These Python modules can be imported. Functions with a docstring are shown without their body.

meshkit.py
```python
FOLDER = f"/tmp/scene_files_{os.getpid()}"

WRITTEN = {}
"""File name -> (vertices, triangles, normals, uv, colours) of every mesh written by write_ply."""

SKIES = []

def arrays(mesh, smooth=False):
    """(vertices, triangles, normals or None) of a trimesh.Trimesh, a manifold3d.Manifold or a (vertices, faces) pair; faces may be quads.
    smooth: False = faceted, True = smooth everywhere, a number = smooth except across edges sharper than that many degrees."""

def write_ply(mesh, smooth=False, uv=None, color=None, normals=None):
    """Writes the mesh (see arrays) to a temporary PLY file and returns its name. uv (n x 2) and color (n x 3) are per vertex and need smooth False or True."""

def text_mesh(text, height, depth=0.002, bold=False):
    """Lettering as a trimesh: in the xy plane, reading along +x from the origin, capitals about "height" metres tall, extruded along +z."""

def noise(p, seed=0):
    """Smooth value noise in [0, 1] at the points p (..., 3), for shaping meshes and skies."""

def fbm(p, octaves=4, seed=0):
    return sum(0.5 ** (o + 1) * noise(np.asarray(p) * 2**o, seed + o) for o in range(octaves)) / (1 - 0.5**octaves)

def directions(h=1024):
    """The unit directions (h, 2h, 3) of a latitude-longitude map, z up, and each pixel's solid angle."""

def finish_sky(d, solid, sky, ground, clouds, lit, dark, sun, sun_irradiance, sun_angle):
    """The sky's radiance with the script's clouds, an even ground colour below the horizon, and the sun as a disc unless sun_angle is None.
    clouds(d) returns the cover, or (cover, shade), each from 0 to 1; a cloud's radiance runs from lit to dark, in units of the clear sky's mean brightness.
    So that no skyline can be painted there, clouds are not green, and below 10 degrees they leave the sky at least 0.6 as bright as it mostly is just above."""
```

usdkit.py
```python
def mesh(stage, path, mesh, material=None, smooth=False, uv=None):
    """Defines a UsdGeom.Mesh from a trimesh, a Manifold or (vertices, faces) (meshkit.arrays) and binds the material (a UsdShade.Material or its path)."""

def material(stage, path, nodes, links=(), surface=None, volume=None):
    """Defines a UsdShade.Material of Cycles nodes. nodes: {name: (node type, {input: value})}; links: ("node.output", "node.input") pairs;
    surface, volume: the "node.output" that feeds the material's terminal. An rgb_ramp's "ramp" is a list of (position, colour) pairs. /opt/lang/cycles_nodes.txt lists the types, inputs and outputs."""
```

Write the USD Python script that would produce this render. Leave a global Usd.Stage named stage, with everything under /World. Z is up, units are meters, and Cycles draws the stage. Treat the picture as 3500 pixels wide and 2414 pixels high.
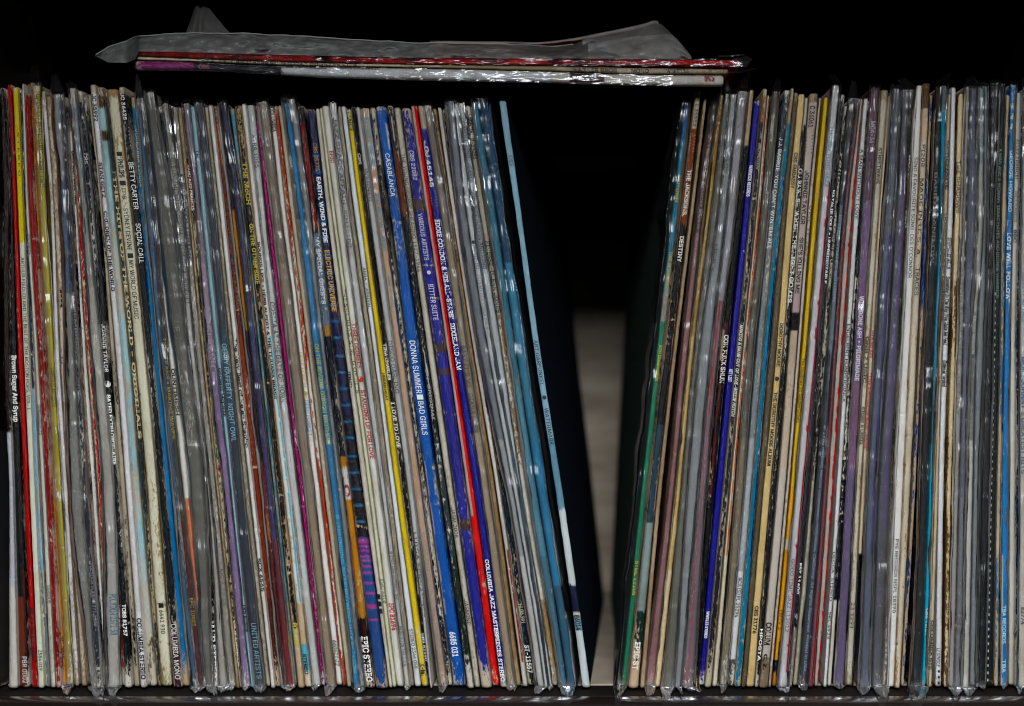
import glob, math, numpy as np, trimesh, usdkit, meshkit
from pxr import Usd, UsdGeom, UsdLux, UsdShade, Gf, Sdf, Vt
from scipy.interpolate import PchipInterpolator

stage = Usd.Stage.CreateInMemory()
UsdGeom.SetStageUpAxis(stage, UsdGeom.Tokens.z)
UsdGeom.SetStageMetersPerUnit(stage, 1.0)
world = UsdGeom.Xform.Define(stage, '/World')
UsdGeom.Scope.Define(stage, '/World/Looks')
rng = np.random.default_rng(7)

# ---------------------------------------------------------------- camera
S = 0.000155            # metres per photograph pixel on the plane of the record spines (y = 0)
D = 0.90                # camera to the spine plane
CX, CY, FLOOR = 1960.0, 1207.0, 2352.0
CAMX, CAMZ = (CX - 1750) * S, (FLOOR - CY) * S
cam = UsdGeom.Camera.Define(stage, '/World/camera')
FOC = 36.0 * D / (3500 * S)
cam.CreateFocalLengthAttr(FOC)
cam.CreateHorizontalApertureAttr(36.0)
cam.CreateVerticalApertureAttr(36.0 * 706 / 1024)
cam.CreateHorizontalApertureOffsetAttr(-CAMX / D * FOC)
cam.CreateClippingRangeAttr(Gf.Vec2f(0.05, 50))
cam.CreateFStopAttr(4.5)
cam.CreateFocusDistanceAttr(D - 0.004)
cam.CreateExposureAttr(0.0)
xf = UsdGeom.Xformable(cam)
xf.AddTranslateOp().Set(Gf.Vec3d(CAMX, -D, CAMZ))
xf.AddRotateXOp().Set(90.0)

# ---------------------------------------------------------------- lamps of the room (the shelf stands indoors)
def lamp(name, pos, aim, w, h, power, col):
    l = UsdLux.RectLight.Define(stage, '/World/' + name)
    l.CreateWidthAttr(w); l.CreateHeightAttr(h); l.CreateIntensityAttr(power)
    l.CreateColorAttr(Gf.Vec3f(*col)); l.CreateNormalizeAttr(True)
    z = np.array(pos, float) - np.array(aim, float); z /= np.linalg.norm(z)
    x = np.cross([0, 0, 1.0], z); x /= np.linalg.norm(x); y = np.cross(z, x)
    m = Gf.Matrix4d(*x, 0, *y, 0, *z, 0, *pos, 1)
    l.AddTransformOp().Set(m)
    return l
lamp('room_lamp', (0.07, -1.6, 0.88), (0.03, 0.0, 0.20), 0.36, 0.26, 3.1, (0.955, 0.985, 1.0))
lamp('ceiling_lamp', (0.12, -1.233, 1.27), (0.02, 0.0, 0.10), 0.60, 1.04, 11.3, (0.94, 0.98, 1.0))
# ---------------------------------------------------------------- the records, left to right
# left-right edges of each spine in photograph pixels at the heights 430, 700, 1200, 1700 and 2240; the height of its top; its ink; what is printed on it
RECS = []
def R(x, top, ink, label, t=(), seg=(), st=(), w=.36, e=.16, b=.12, paper='d8d2c4', g=.4, bot=None, rnd=.5, pat=.16, cover=None, yaw=None):
    RECS.append(dict(x=x, top=top, ink=ink, label=label, t=t, seg=seg, st=st, w=.2 + (w - .2) * .9, e=e * .85, b=b, paper=paper, g=g, bot=bot, rnd=rnd, pat=pat, cover=cover, yaw=yaw))
WH, CR, TN, BK, NV = 'dedbd3', 'd9d3bd', 'b7a283', '0d0e12', '10182c'
R('3-20 8-33 8-34 31-47 30-62', 300, '190606', 'worn white record beside the cabinet side, shade painted dark maroon above its foot', seg=[(1480, 'b9bdc4'), (2000, 'cfccc6')], w=.3)  # upper ink painted dark for the shade beside the cabinet side
R('20-31 33-43 33-60 48-81 63-102', 305, '08080a', 'glossy black record with white title, brown at the foot, left of the red one', seg=[(2040, '6b2a17')], st=[(.2, 1, '2e0d0d', 1950, 2360)], g=.25, w=.25,
  t=[(1215, 1443, 'Brown Sugar And Syrup', 'e8e6e0', .5, .1, 'b'), (2245, 2335, 'PBR 0002', 'c9c4bb', .4, 0, '')])
R('31-47 43-58 60-79 82-101 105-126', 290, 'b40007', 'bright red record at the left with black lettering at top and foot', w=.25, e=.06, seg=[(330, 'a50009')],
  t=[(362, 445, 'FROM', '180508', .55, .1, ''), (470, 540, 'M', '180508', .55, .1, ''), (540, 606, 'AGAIN', '180508', .55, .1, ''), (2078, 2262, 'RCA • RCALP 6057', '180508', .55, 0, 'b')])
R('49-68 60-79 80-100 102-121 126-147', 297, 'd9c400', 'record with bright yellow upper third and pale cream lower part', seg=[(832, 'dfe0cb')], rnd=.22, w=.2, e=.08,
  t=[(452, 602, 'S T E R E O', '1a1a1a', .34, .35, ''), (880, 1400, 'ARTHUR FIEDLER AND THE BEST OF THE BOSTON POPS, VOL. I', '15151a', .55, 0, ''), (2222, 2292, '2584 019', '15151a', .55, .1, '')])
R('69-79 79-89 101-116 122-137 151-170', 305, '25283d', 'thin dark navy record with a light blue lower half', seg=[(1330, '7ba3c4'), (1960, '6c7276')], st=[(.3, 1, 'b9b5aa', 1330, 2100)], w=.36)
R('79-88 88-98 117-129 143-157 168-186', 286, 'd3d0c5', 'worn white record with small black title, left of the dull red one', w=.4, paper='b9ae9b',
  t=[(800, 870, 'MW 90024', '15151a', .7, -.2, ''), (1383, 1486, 'SPRINGBOK 72', '15151a', .75, 0, ''), (2000, 2062, 'VARIOUS', '15151a', .6, 0, '')])
R('88-103 98-117 129-147 157-174 186-203', 320, '8c1414', 'dull crimson record chafed pale along its edges', w=.3, e=.16, paper='c9b0a4')
R('104-118 118-131 147-157 174-187 204-222', 280, 'd08712', 'orange record with black capitals inside a clouded sleeve', w=.25,
  t=[(305, 650, 'TOP OF THE POP CHARTS - PART ONE', '2a1a08', .75, 0, ''), (1245, 1380, 'VARIOUS ARTISTS', '4a1d08', .75, 0, ''), (2175, 2282, 'RTL 2088 - A', '1d1408', .7, 0, 'b')])
R('119-146 131-159 158-187 188-214 222-249', 290, 'a08f5a', 'mustard yellow record with black capitals inside a clouded sleeve', st=[(.1, .95, 'b9b01c', 250, 2200)], w=.3, e=.06,
  t=[(310, 640, 'TOP OF THE POP CHARTS - PART TWO', '2b2a0a', .55, .35, ''), (1255, 1390, 'VARIOUS ARTISTS', '3b3808', .5, .35, '')])
R('149-165 171-184 188-203 217-234 250-266', 308, 'd6d3d0', 'plain dirty white record right of the mustard yellow one', w=.42, paper='a79a88')
R('165-184 184-206 204-223 235-247 272-291', 327, 'cfc4b0', 'tan stained record with black blots halfway down', w=.5, paper='a08a6c', e=.1, st=[(-1, -.75, '14507a', 900, 2400)],
  t=[(990, 1050, 'iiii', '0c0c0c', .8, 0, 'b'), (1213, 1243, 'MU', '0c0c0c', .8, 0, 'b')])
R('188-212 207-228 224-254 237-282 296-322', 320, '8f9298', 'grey record in a thick wrinkled sleeve whose tip hangs over the shelf edge', seg=[(620, '50607c'), (1000, '8a8a86')], w=.3)
R('213-226 228-243 256-272 283-308 322-347', 330, '101a34', 'navy record with faint embossed capitals behind a clouded sleeve', w=.36, t=[(1000, 1350, 'REMEMBRANCE TIME', '8d939c', .5, 0, ''), (1925, 2140, 'POLYDOR SUPER 2371 1000', '8a9098', .42, 0, '')])
R('228-246 243-263 273-295 309-332 348-361', 430, 'dcdad6', 'white record with heavy black title at top and brown stains', w=.38, paper='8d7a5e', pat=.1, t=[(515, 700, "XIE'S GREATEST HITS", '101014', .75, -.1, 'b')])
R('247-253 263-277 296-310 335-350 361-367', 400, 'b3201f', 'thin red and cream worn record right of the white stained one', w=.47, paper='d9c9a8', st=[(.5, 1, '14163c', 800, 2100)])
R('250-270 277-295 312-347 351-392 363-412', 300, 'a3a29d', 'pale record with blue capitals at top in a loose bulging sleeve', seg=[(980, 'b9b6b0')], w=.34, t=[(370, 605, "MOVIN' ALL THE BAND COLLECTION", '2f8fc0', .5, .5, ''), (2030, 2170, 'POLYDOR 2371 58', '3f7c98', .5, .3, '')])
R('270-294 297-318 348-356 394-400 414-424', 310, '121a30', 'scuffed navy record with a white worn top and small white letters', seg=[(250, 'a89a86'), (345, '121a30'), (1250, 'c23a1e'), (1400, '2c2a30'), (1850, 'a83a2c')], w=.42, e=.22, g=.2, t=[(525, 560, 'CBS', 'd9d6d0', .55, 0, '')])
R('295-304 320-334 349-369 392-409 420-446', 330, '0c1216', 'black record with spaced white capitals and a white dot, silver bagged above', w=.3, g=.25,
  t=[(1108, 1272, 'JOHNNIE TAYLOR', 'eceae4', .6, 0, ''), (1302, 1324, '•', 'f0eee8', 1.6, 0, 'b'), (1350, 1588, 'RATED EXTRAORDINAIRE', 'eceae4', .6, 0, 'b'), (2066, 2174, 'TCBS 81757', 'eceae4', .5, 0, 'b')])
R('303-312 335-341 369-378 409-414 446-452', 322, '5d4e3c', 'thin brown frayed record beside the black one with the white dot', w=.5, paper='9b8c74')
R('312-321 341-349 378-393 414-431 452-471', 322, '1a1a18', 'tan record mottled with black specks, left of a clean white one', w=.64, e=.06, paper='b3a68f')
R('321-341 349-367 394-416 432-454 472-496', 288, 'e6e4e6', 'clean white record with bold black capitals and slanted black stripes near the top', w=.25, e=.05, pat=.1, paper='b0a48e',
  seg=[(280, 'b8b0a0'), (318, 'e6e4e6')], t=[(322, 415, 'JC 35992', '0d0d12', .6, -.1, 'b'), (427, 502, '//////', '101014', .8, 0, ''), (555, 676, 'STAN GETZ', '0d0d12', .58, -.05, 'b'), (722, 996, 'CHILDREN OF THE WORLD', '0d0d12', .58, -.05, 'b'), (2113, 2322, 'COLUMBIA STEREO', '0d0d12', .6, 0, 'b')])
R('342-367 368-391 417-441 455-483 498-531', 297, '9cc2c8', 'pale blue record torn brown at the top and crumpled white at the foot', seg=[(250, '4a3019'), (368, '9cc2c8'), (448, '4a3019'), (482, '9cc2c8'), (1980, 'b9b9b2'), (2180, '5c4c3a')], w=.43, e=.18, paper='c3b9a4', pat=.2, b=.2)
R('368-379 392-408 442-459 484-503 531-543', 310, '22303a', 'dark teal record with a strip of chipped cream lettering', w=.42, paper='ab9d78', st=[(.3, 1, '14120e', 500, 2400)], t=[(600, 1500, 'THE HITS OF THE WORLD - ORIGINALS', 'c8b98a', .6, .3, 'b')])
R('379-418 409-447 460-496 504-541 543-583', 303, 'e0dcc4', 'broad cream record with thin black capitals between small black squares', w=.36, e=.2, paper='a38d63', rnd=.3, b=.06,
  seg=[(280, 'a58a5a'), (330, 'e0dcc4')], t=[(520, 533, '■', '0d0d12', .42, -.1, 'b'), (545, 607, 'PHILIPS', '0d0d12', .42, -.05, 'b'), (618, 634, '■', '0d0d12', .46, 0, 'b'), (642, 680, "IT'S", '0d0d12', .36, 0, ''), (712, 856, 'SYDNEY DEVINE', '14141a', .4, 0, ''), (866, 882, '■', '0d0d12', .46, 0, 'b'), (890, 1090, 'MY WORLD OF MUSIC', '14141a', .4, 0, ''), (2062, 2078, '■', '0d0d12', .4, 0, 'b'), (2086, 2166, '6641 930', '14141a', .36, 0, '')])
R('419-443 448-480 497-523 542-571 584-618', 296, '15171a', 'black record with white capitals and purple foot beside the broad cream one', w=.36, e=.2, paper='c8beac', seg=[(280, 'ad9d84'), (322, '15171a'), (2150, '3c1f30')],
  t=[(318, 410, 'JC 36425', 'dcd8d0', .5, -.1, 'b'), (427, 500, '//////', 'b5b5b2', .6, 0, ''), (555, 716, 'BETTY CARTER', 'eceae4', .5, 0, ''), (764, 900, 'SOCIAL CALL', 'eceae4', .5, .1, ''), (2133, 2322, 'COLUMBIA MONO', 'dcd8d0', .5, 0, '')])
R('455-471 479-493 523-541 568-588 617-641', 330, '0b7ab8', 'vivid blue record with tan chipped top and foot', seg=[(300, 'a6957c'), (372, '1a6d96'), (640, '0b7ab8')], w=.3, e=.16, b=.3, paper='c9a97c', t=[(440, 640, 'VOCE ABBA 125004', 'b9c08a', .5, .3, '')])
R('472-486 493-518 541-556 590-605 641-664', 335, '44607c', 'slate blue record in a creased sleeve beside the vivid blue one', w=.25)
R('486-500 518-528 556-573 605-626 664-687', 345, '3a3226', 'dark record with mustard capitals and a maroon lower edge', seg=[(700, '3c1c20'), (1100, '3c3a34'), (1780, '4a1218')], w=.22,
  t=[(1155, 1500, 'THE NOLANS • MAKING WAVES', 'b09a34', .6, 0, ''), (2045, 2140, 'EPC 10023', 'a89a34', .5, 0, '')])
R('500-508 526-532 574-592 626-651 686-694', 420, 'd9d6ce', 'white worn record with a chipped orange stripe on its lower half', seg=[(300, '5c1016'), (880, 'd5d2c8'), (1701, 'c07050'), (2130, 'c9c2b4')], w=.42, e=.2, paper='d9d4c6', t=[(1260, 1420, 'OUNTIMESH', '2c2620', .5, .1, 'b')])
R('509-541 533-588 593-642 652-700 694-720', 312, '6a6760', 'grey cloudy sleeve bulging wide between the orange striped and black records', seg=[(1300, '7b7972')], w=.3)
R('541-564 588-596 642-646 700-712 720-742', 362, '0b0b0c', 'black record with slanted white stripes at top, mostly hidden by sleeves', w=.3, b=.2, paper='cfc7b8', t=[(400, 480, '//////', 'c9c9c4', .7, 0, ''), (2130, 2318, 'AND STEREO', 'e4e2da', .6, -.1, 'b')])
R('565-584 596-621 646-667 712-722 744-769', 352, '8f8b84', 'smoky grey record with large dim capitals down its middle', w=.3, seg=[(520, '9d9a93'), (1000, 'b5b2ab')], t=[(530, 1040, 'LOVE UNLIMITED ORCHESTRA - MY MUSICAL BOUQUET', '46443f', .6, 0, '')])
R('594-613 625-641 667-690 722-742 770-796', 363, 'a39d92', 'pewter record in a crinkled glossy sleeve with blue lettering', w=.36, seg=[(900, '97918a')], g=.2, t=[(595, 900, 'GRADEVOLISSIMO', '27314e', .6, -.1, 'b'), (1945, 2070, 'MS A 77 38', '6f6a64', .5, 0, '')])
R('613-627 642-651 690-699 743-751 797-808', 366, 'b49c78', 'thin tan frayed record left of a black chipped one', w=.48, paper='8d7a5e')
R('627-633 651-665 699-706 751-765 808-818', 366, '141414', 'black record chipped to cream with a red patch near the top', w=.5, e=.1, paper='c2b79c', seg=[(560, '7a1a16'), (720, '161614'), (1360, '8d8424'), (1440, '2c5c3a'), (1580, '8c1418'), (1640, '121212')], t=[(560, 720, 'MARC AND FRANCIS', 'e4e0d4', .7, 0, 'b'), (2120, 2280, 'COLUMBIA', 'e4e0d4', .6, 0, 'b')])
R('633-656 666-684 707-736 766-790 819-845', 352, '8e7f90', 'mauve record in a crinkled sleeve left of a pale blue one', seg=[(900, 'a391a6'), (1300, '8d76a0')], w=.28, t=[(1100, 1250, 'THE VANI', '6c5a70', .6, .2, ''), (1255, 1500, 'DEE', '6c5a70', .5, 0, '')])
R('656-674 685-703 738-752 791-803 845-856', 362, '8fb0bc', 'pale blue record with small black capitals', w=.22, g=.3, t=[(512, 540, 'TK', '14181c', .55, -.2, ''), (1258, 1425, 'GEORGE McCRAE', '14181c', .62, -.2, 'b'), (2065, 2160, 'TKR 82509', '14181c', .6, 0, 'b')])
R('675-704 704-734 753-784 803-836 857-898', 347, '323a48', 'slate record with faint light blue serif title behind plastic', w=.24, seg=[(1130, '2f4a62'), (1480, '2c3442')], t=[(1175, 1510, 'GERRY RAFFERTY  NIGHT OWL', '86bccc', .5, 0, ''), (2130, 2320, 'UNITED ARTISTS', '6f9fb0', .4, 0, '')])
R('705-719 735-748 785-800 836-855 899-914', 364, '8a8172', 'mottled grey and tan frayed record between slate and white ones', w=.52, paper='b7ad9a')
R('719-734 748-764 801-815 856-870 915-929', 358, 'e3e0da', 'narrow white record with large bold black title', w=.25, e=.05, pat=.1, t=[(1157, 1530, 'The Very Best of Helen Shapiro', '0c0c10', .8, -.05, 'b'), (1908, 2022, 'SCX 6565', '0c0c10', .7, 0, 'b')])
R('734-751 764-785 816-839 871-895 930-951', 362, '7c3018', 'rust brown record with black capitals, its foot chipped white', w=.3, e=.18, b=.22, paper='d0b694', seg=[(1500, '742a14'), (2050, '4a1a10')], st=[(.1, .6, 'c9a27c', 330, 560)], t=[(366, 425, '3570', '1a0c08', .6, -.4, 'b'), (565, 1140, 'McFADDEN & WHITEHEAD/I HEARD IT IN A LOVE SONG', '150b08', .62, 0, 'b')])
R('752-764 784-801 840-856 895-913 952-970', 345, '3a1c22', 'maroon record glowing orange in part, behind clear plastic', seg=[(300, '2c2026'), (720, 'b5782c'), (1080, '9a7430'), (1130, '2c1a26'), (1580, '8c2c26'), (1760, 'a85c30'), (1850, '6a2422')], w=.24)
R('764-786 801-828 856-881 913-934 970-993', 350, '2c2c4c', 'purple blue record in a smooth sleeve with orange flames low down', seg=[(1100, '34345c'), (1480, '3f3a6c'), (1850, '6a3040'), (2100, '7a2a30')], w=.18, g=.2)
R('793-808 829-838 884-895 937-949 996-1006', 370, '4a90a8', 'thin record flaked between blue and dirty white', w=.5, paper='a8a597', pat=.25)
R('809-833 838-863 896-915 950-971 1007-1030', 360, '12150f', 'black record with yellow capitals and torn tan edges', w=.4, e=.26, paper='c2a27e', b=.2, seg=[(2150, 'd0c4b0')], t=[(375, 450, 'SSOJU', '8d8427', .4, .1, 'b'), (555, 700, 'THE McCH', 'b5a62c', .55, 0, 'b'), (765, 970, 'ON THE OTHER SIDE', 'b5a62c', .55, .1, 'b'), (2130, 2215, 'PORTRAIT', 'b9b02c', .6, 0, 'b')])
R('833-849 864-880 915-936 972-994 1031-1054', 354, 'e4e2dc', 'white record with widely spaced small black capitals and a turquoise edge', w=.3, paper='c7aa88', st=[(.25, .75, '56b4cc', 1150, 2060)], seg=[(2060, 'c9b596'), (2200, '5ab2cc'), (2290, 'd4cdbd')], t=[(826, 1365, 'SOUNDS LIKE • HERB ALPERT & THE TIJUANA BRASS', '101014', .4, -.35, 'b'), (2235, 2305, 'STEREO', '101014', .5, -.2, 'b')])
R('850-877 883-904 937-962 995-1022 1056-1086', 357, 'd0d2d2', 'white record with grey capitals in a smooth clear sleeve', w=.2, st=[(-1, -.6, '5a9aa8', 300, 1200)], t=[(460, 573, 'XTRA 1055', '2a2f36', .5, 0, ''), (1032, 1376, 'ODETTA AT THE GATE OF HORN', '5f666c', .62, 0, 'b')])
R('879-888 906-922 965-981 1025-1042 1087-1102', 362, 'a01a60', 'bright magenta record with its left edge rubbed white', w=.36, e=.1, paper='e0cdd4', st=[(-1, -.55, '50104c', 300, 2340)], g=.25)
R('888-925 923-957 982-1019 1043-1075 1103-1136', 345, '8b7d70', 'beige brown record in a thick cloudy sleeve right of the magenta one', w=.26, seg=[(900, '978878'), (1700, 'a08d76')])
R('926-945 957-975 1020-1037 1074-1096 1138-1160', 362, 'e4e1da', 'white record with thin ochre and blue capitals and black scribble at its foot', w=.3, e=.08, pat=.1, paper='aaa294', t=[(366, 452, 'COLUMBIA', '25262c', .6, 0, 'b'), (1205, 1328, 'DEEP FOREST', 'bfa03a', .5, -.15, ''), (1338, 1352, '•', 'c09a2c', 1.2, -.2, 'b'), (1368, 1490, 'DEEP FOREST', '3f8fc4', .5, 0, ''), (2188, 2276, '660411 12', '0f1014', .6, .1, 'i')])
R('945-957 976-990 1038-1052 1097-1110 1161-1174', 362, 'b03a22', 'rust red record rubbed white in long flakes', w=.5, e=.1, paper='ddd3c3', pat=.25, b=0)
R('958-974 990-1006 1053-1070 1111-1128 1175-1193', 360, 'c4b69c', 'plain beige record right of the rust red flaked one', w=.38, paper='ded7c6')
R('976-998 1012-1035 1071-1097 1131-1157 1195-1217', 350, '0a86c2', 'sky blue record with faint yellow capitals in a clear sleeve', seg=[(300, '2c6c90'), (420, '0a86c2')], w=.22, b=.05, g=.2, t=[(1175, 1520, 'ON THE RIVIERA GIBSON BROTHERS', '9fae5a', .5, .1, 'b'), (1760, 2305, '© 1980 ORIGINAL SOUND RECORDING MADE BY ZAGORA', '5cc4d0', .45, .2, '')])
R('1000-1022 1036-1060 1098-1112 1158-1176 1218-1236', 335, '8c8f8e', 'grey record with faint grey capitals sharing a sleeve with the sky blue one', w=.3, st=[(.5, 1, '5c1a16', 500, 1000)], t=[(1310, 1425, 'CHICAGO 17', '5c6066', .7, 0, 'b'), (2090, 2280, 'IMPRESO EN MEXICO', '5c6066', .4, .2, '')])
R('1023-1050 1061-1083 1113-1139 1178-1202 1238-1269', 362, '7c0f0c', 'record of red, black, blue grey, wood brown and dark brown bands', w=.32, e=.2, b=.24, paper='d9ccb4', seg=[(300, '181012'), (420, '7c0f0c'), (780, '140e10'), (800, '5c7086'), (1110, 'a0793c'), (1148, '0a0e1c'), (1562, 'b4782c'), (1600, 'd8d4d2'), (1705, 'b87c30'), (2110, '2a1210')],
  st=[(.3, 1, '0b0a0e', 420, 780)], t=[(810, 1040, 'MY SPECIAL GUESTS', 'c9d6de', .55, -.3, 'b'), (1625, 1698, 'LO', '8c1c18', .7, -.2, 'b'), (2175, 2330, 'EPIC STEREO', 'efece4', .62, -.1, 'b')])
R('1052-1084 1083-1113 1141-1177 1201-1242 1270-1315', 372, '0c1440', 'wide midnight blue record ruled with thin cyan lines, purple striped low down', w=.25, e=.16, b=.34, paper='c4a888', g=.2, seg=[(1180, '0c1038'), (1420, '0a0818'), (1836, '3a3a80'), (1900, '2c4c86')], st=[(-1, 1, '2c6c98', y, y + 7) for y in range(527, 1836, 57)] + [(-1, 1, 'a8488c', y, y + 7) for y in (1840, 1852, 1864, 1880, 1896, 1914, 1936, 1958, 1990, 2022, 2070, 2118)],
  t=[(490, 585, 'CBS 25775', 'b07a34', .42, .1, ''), (605, 830, 'EARTH, WIND & FIRE', 'e4e6ea', .42, .1, 'b'), (855, 1065, 'ELECTRIC UNIVERSE', 'c0923c', .46, .1, 'b')])
R('1084-1098 1113-1129 1178-1195 1243-1262 1316-1328', 370, 'd2cabb', 'fuzzy worn cream record with small black scribbles', w=.45, paper='e0dacb', t=[(1270, 1325, 'mun', '14141a', .6, -.2, 'b'), (2030, 2100, 'iii', '14141a', .6, -.2, 'b')])
R('1099-1108 1131-1142 1197-1209 1263-1276 1329-1342', 368, 'd6d6b8', 'thin pale green record with fine black capitals running over its edge', w=.25, e=.06, t=[(988, 1345, "THE SHADOWS  STRING OF HITS", '121216', .95, .2, ''), (1980, 2062, 'EMC 3310', '121216', .8, .3, '')])
R('1108-1133 1143-1166 1210-1233 1277-1305 1343-1371', 360, 'e2dfd8', 'white record with bold red capitals and a red dot', w=.24, e=.06, pat=.1, t=[(516, 558, 'EPIC', 'a81c20', .46, .1, 'b'), (1105, 1260, 'THREE DEGREES', 'b01c22', .5, -.1, 'b'), (1287, 1306, '•', 'd0251c', 1.7, -.2, 'b'), (1333, 1568, 'STANDING UP FOR LOVE', 'b01c22', .5, -.05, 'b'), (2062, 2155, 'EPC 81694', 'b81c22', .55, .1, 'b')])
R('1135-1160 1168-1190 1234-1258 1306-1320 1372-1388', 346, 'b9babd', 'silvery crinkled record with smudged dark capitals', w=.38, g=.12, seg=[(880, 'cfd0d6')], t=[(400, 700, 'JAZZ SPACE AFFAIR', '4a4e58', .5, 0, 'b'), (720, 850, 'REFLECTIVE', '4a4e58', .5, -.2, ''), (1885, 2055, '℗ 1987 A&M RECORDS, INC.', '55595e', .6, 0, ''), (2140, 2280, 'PRINTED IN THE U.S.A.', '55595e', .6, 0, '')])
R('1160-1173 1191-1205 1259-1275 1321-1339 1389-1403', 362, '8a7f70', 'dirty tan record with crumbling edge, left of a clean white one', w=.5, e=.2, paper='b4a68e')
R('1174-1190 1207-1226 1276-1290 1339-1355 1405-1427', 362, 'e3e8ec', 'clean bluish white record with small black capitals beside the yellow one', w=.15, e=.03, pat=.06, t=[(914, 960, 'ABBA', '12141a', .5, -.2, ''), (967, 974, '.', '12141a', .5, -.2, ''), (985, 1055, 'ARRIVAL', '12141a', .5, -.1, ''), (2150, 2285, 'STEREO 2344 058', '101216', .5, .1, '')])
R('1191-1207 1226-1241 1292-1310 1356-1376 1428-1450', 372, 'e2c400', 'vivid yellow record with a black top', seg=[(300, '0d0c08'), (443, 'e2c400')], w=.3, e=.1, t=[(380, 440, 'HEATO8', 'c9b81a', .6, 0, 'b'), (1275, 1370, 'URBAN HEAT', '1c1a08', .45, -.1, 'b'), (2268, 2310, 'K-tel', '17160c', .65, 0, 'b')])
R('1207-1223 1241-1258 1310-1326 1376-1396 1450-1458', 365, '070708', 'black record with chalk white chipped edges and white title', w=.3, e=.28, paper='d6d0c2', t=[(525, 562, 'CBS', 'e0ddd4', .5, 0, ''), (1175, 1300, 'TINA CHARLES', 'e6e4dc', .6, 0, 'b'), (1375, 1530, 'I LOVE TO LOVE', 'e6e4dc', .6, 0, 'b'), (2165, 2260, 'CBS 81290', 'e6e4dc', .8, 0, 'b')])
R('1224-1238 1259-1278 1327-1348 1397-1415 1458-1467', 365, 'bdbdbe', 'silver grey record with small dark capitals, right of the black chipped one', w=.3, t=[(575, 690, 'WERNER', '4a4c50', .6, 0, ''), (1165, 1345, 'DISCO DARLING', '3a3c42', .6, 0, ''), (1820, 2110, 'LUISA FERNANDEZ', '2a2c32', .7, -.3, '')])
R('1241-1273 1281-1307 1352-1376 1417-1444 1491-1516', 368, 'c8a78e', 'flesh pink record with faint blue capitals behind smooth plastic', w=.24, pat=.08, e=.06, t=[(395, 570, 'JEFFREY OSBORNE', '4a9ab8', .4, -.1, 'b'), (660, 860, 'STAY WITH ME TONIGHT', '4a8aa0', .42, -.1, 'b'), (945, 1050, 'A&M SP-4940', '6f9498', .38, 0, ''), (1820, 2320, '© 1983 A&M RECORDS, INC. PRINTED IN U.S.A.', '8a949a', .42, 0, '')])
R('1273-1290 1307-1321 1377-1391 1446-1462 1516-1534', 367, '1a1712', 'black record almost wholly speckled with white flakes', w=.5, e=.1, paper='c9c1ae', t=[(2130, 2300, 'SIVETTAPE', '15120e', .6, 0, 'b')])
R('1292-1330 1331-1366 1392-1437 1463-1502 1536-1582', 362, '0f56a8', 'wide royal blue record with thin white capitals and a white square', w=.32, e=.18, paper='cfc6b4', b=.22, rnd=.3, st=[(.45, .8, 'c9cac8', 420, 512), (-1, -.8, 'b49cba', 1550, 2100)], g=.3,
  t=[(525, 672, 'CASABLANCA', 'e8eaec', .42, -.1, ''), (1165, 1345, 'DONNA SUMMER', 'e8eaec', .42, -.1, ''), (1349, 1366, '■', 'f2f2f0', .42, 0, 'b'), (1372, 1487, 'BAD GIRLS', 'e8eaec', .42, 0, ''), (2160, 2245, '6685 031', 'e0e4ea', .42, -.2, 'b')])
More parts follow.
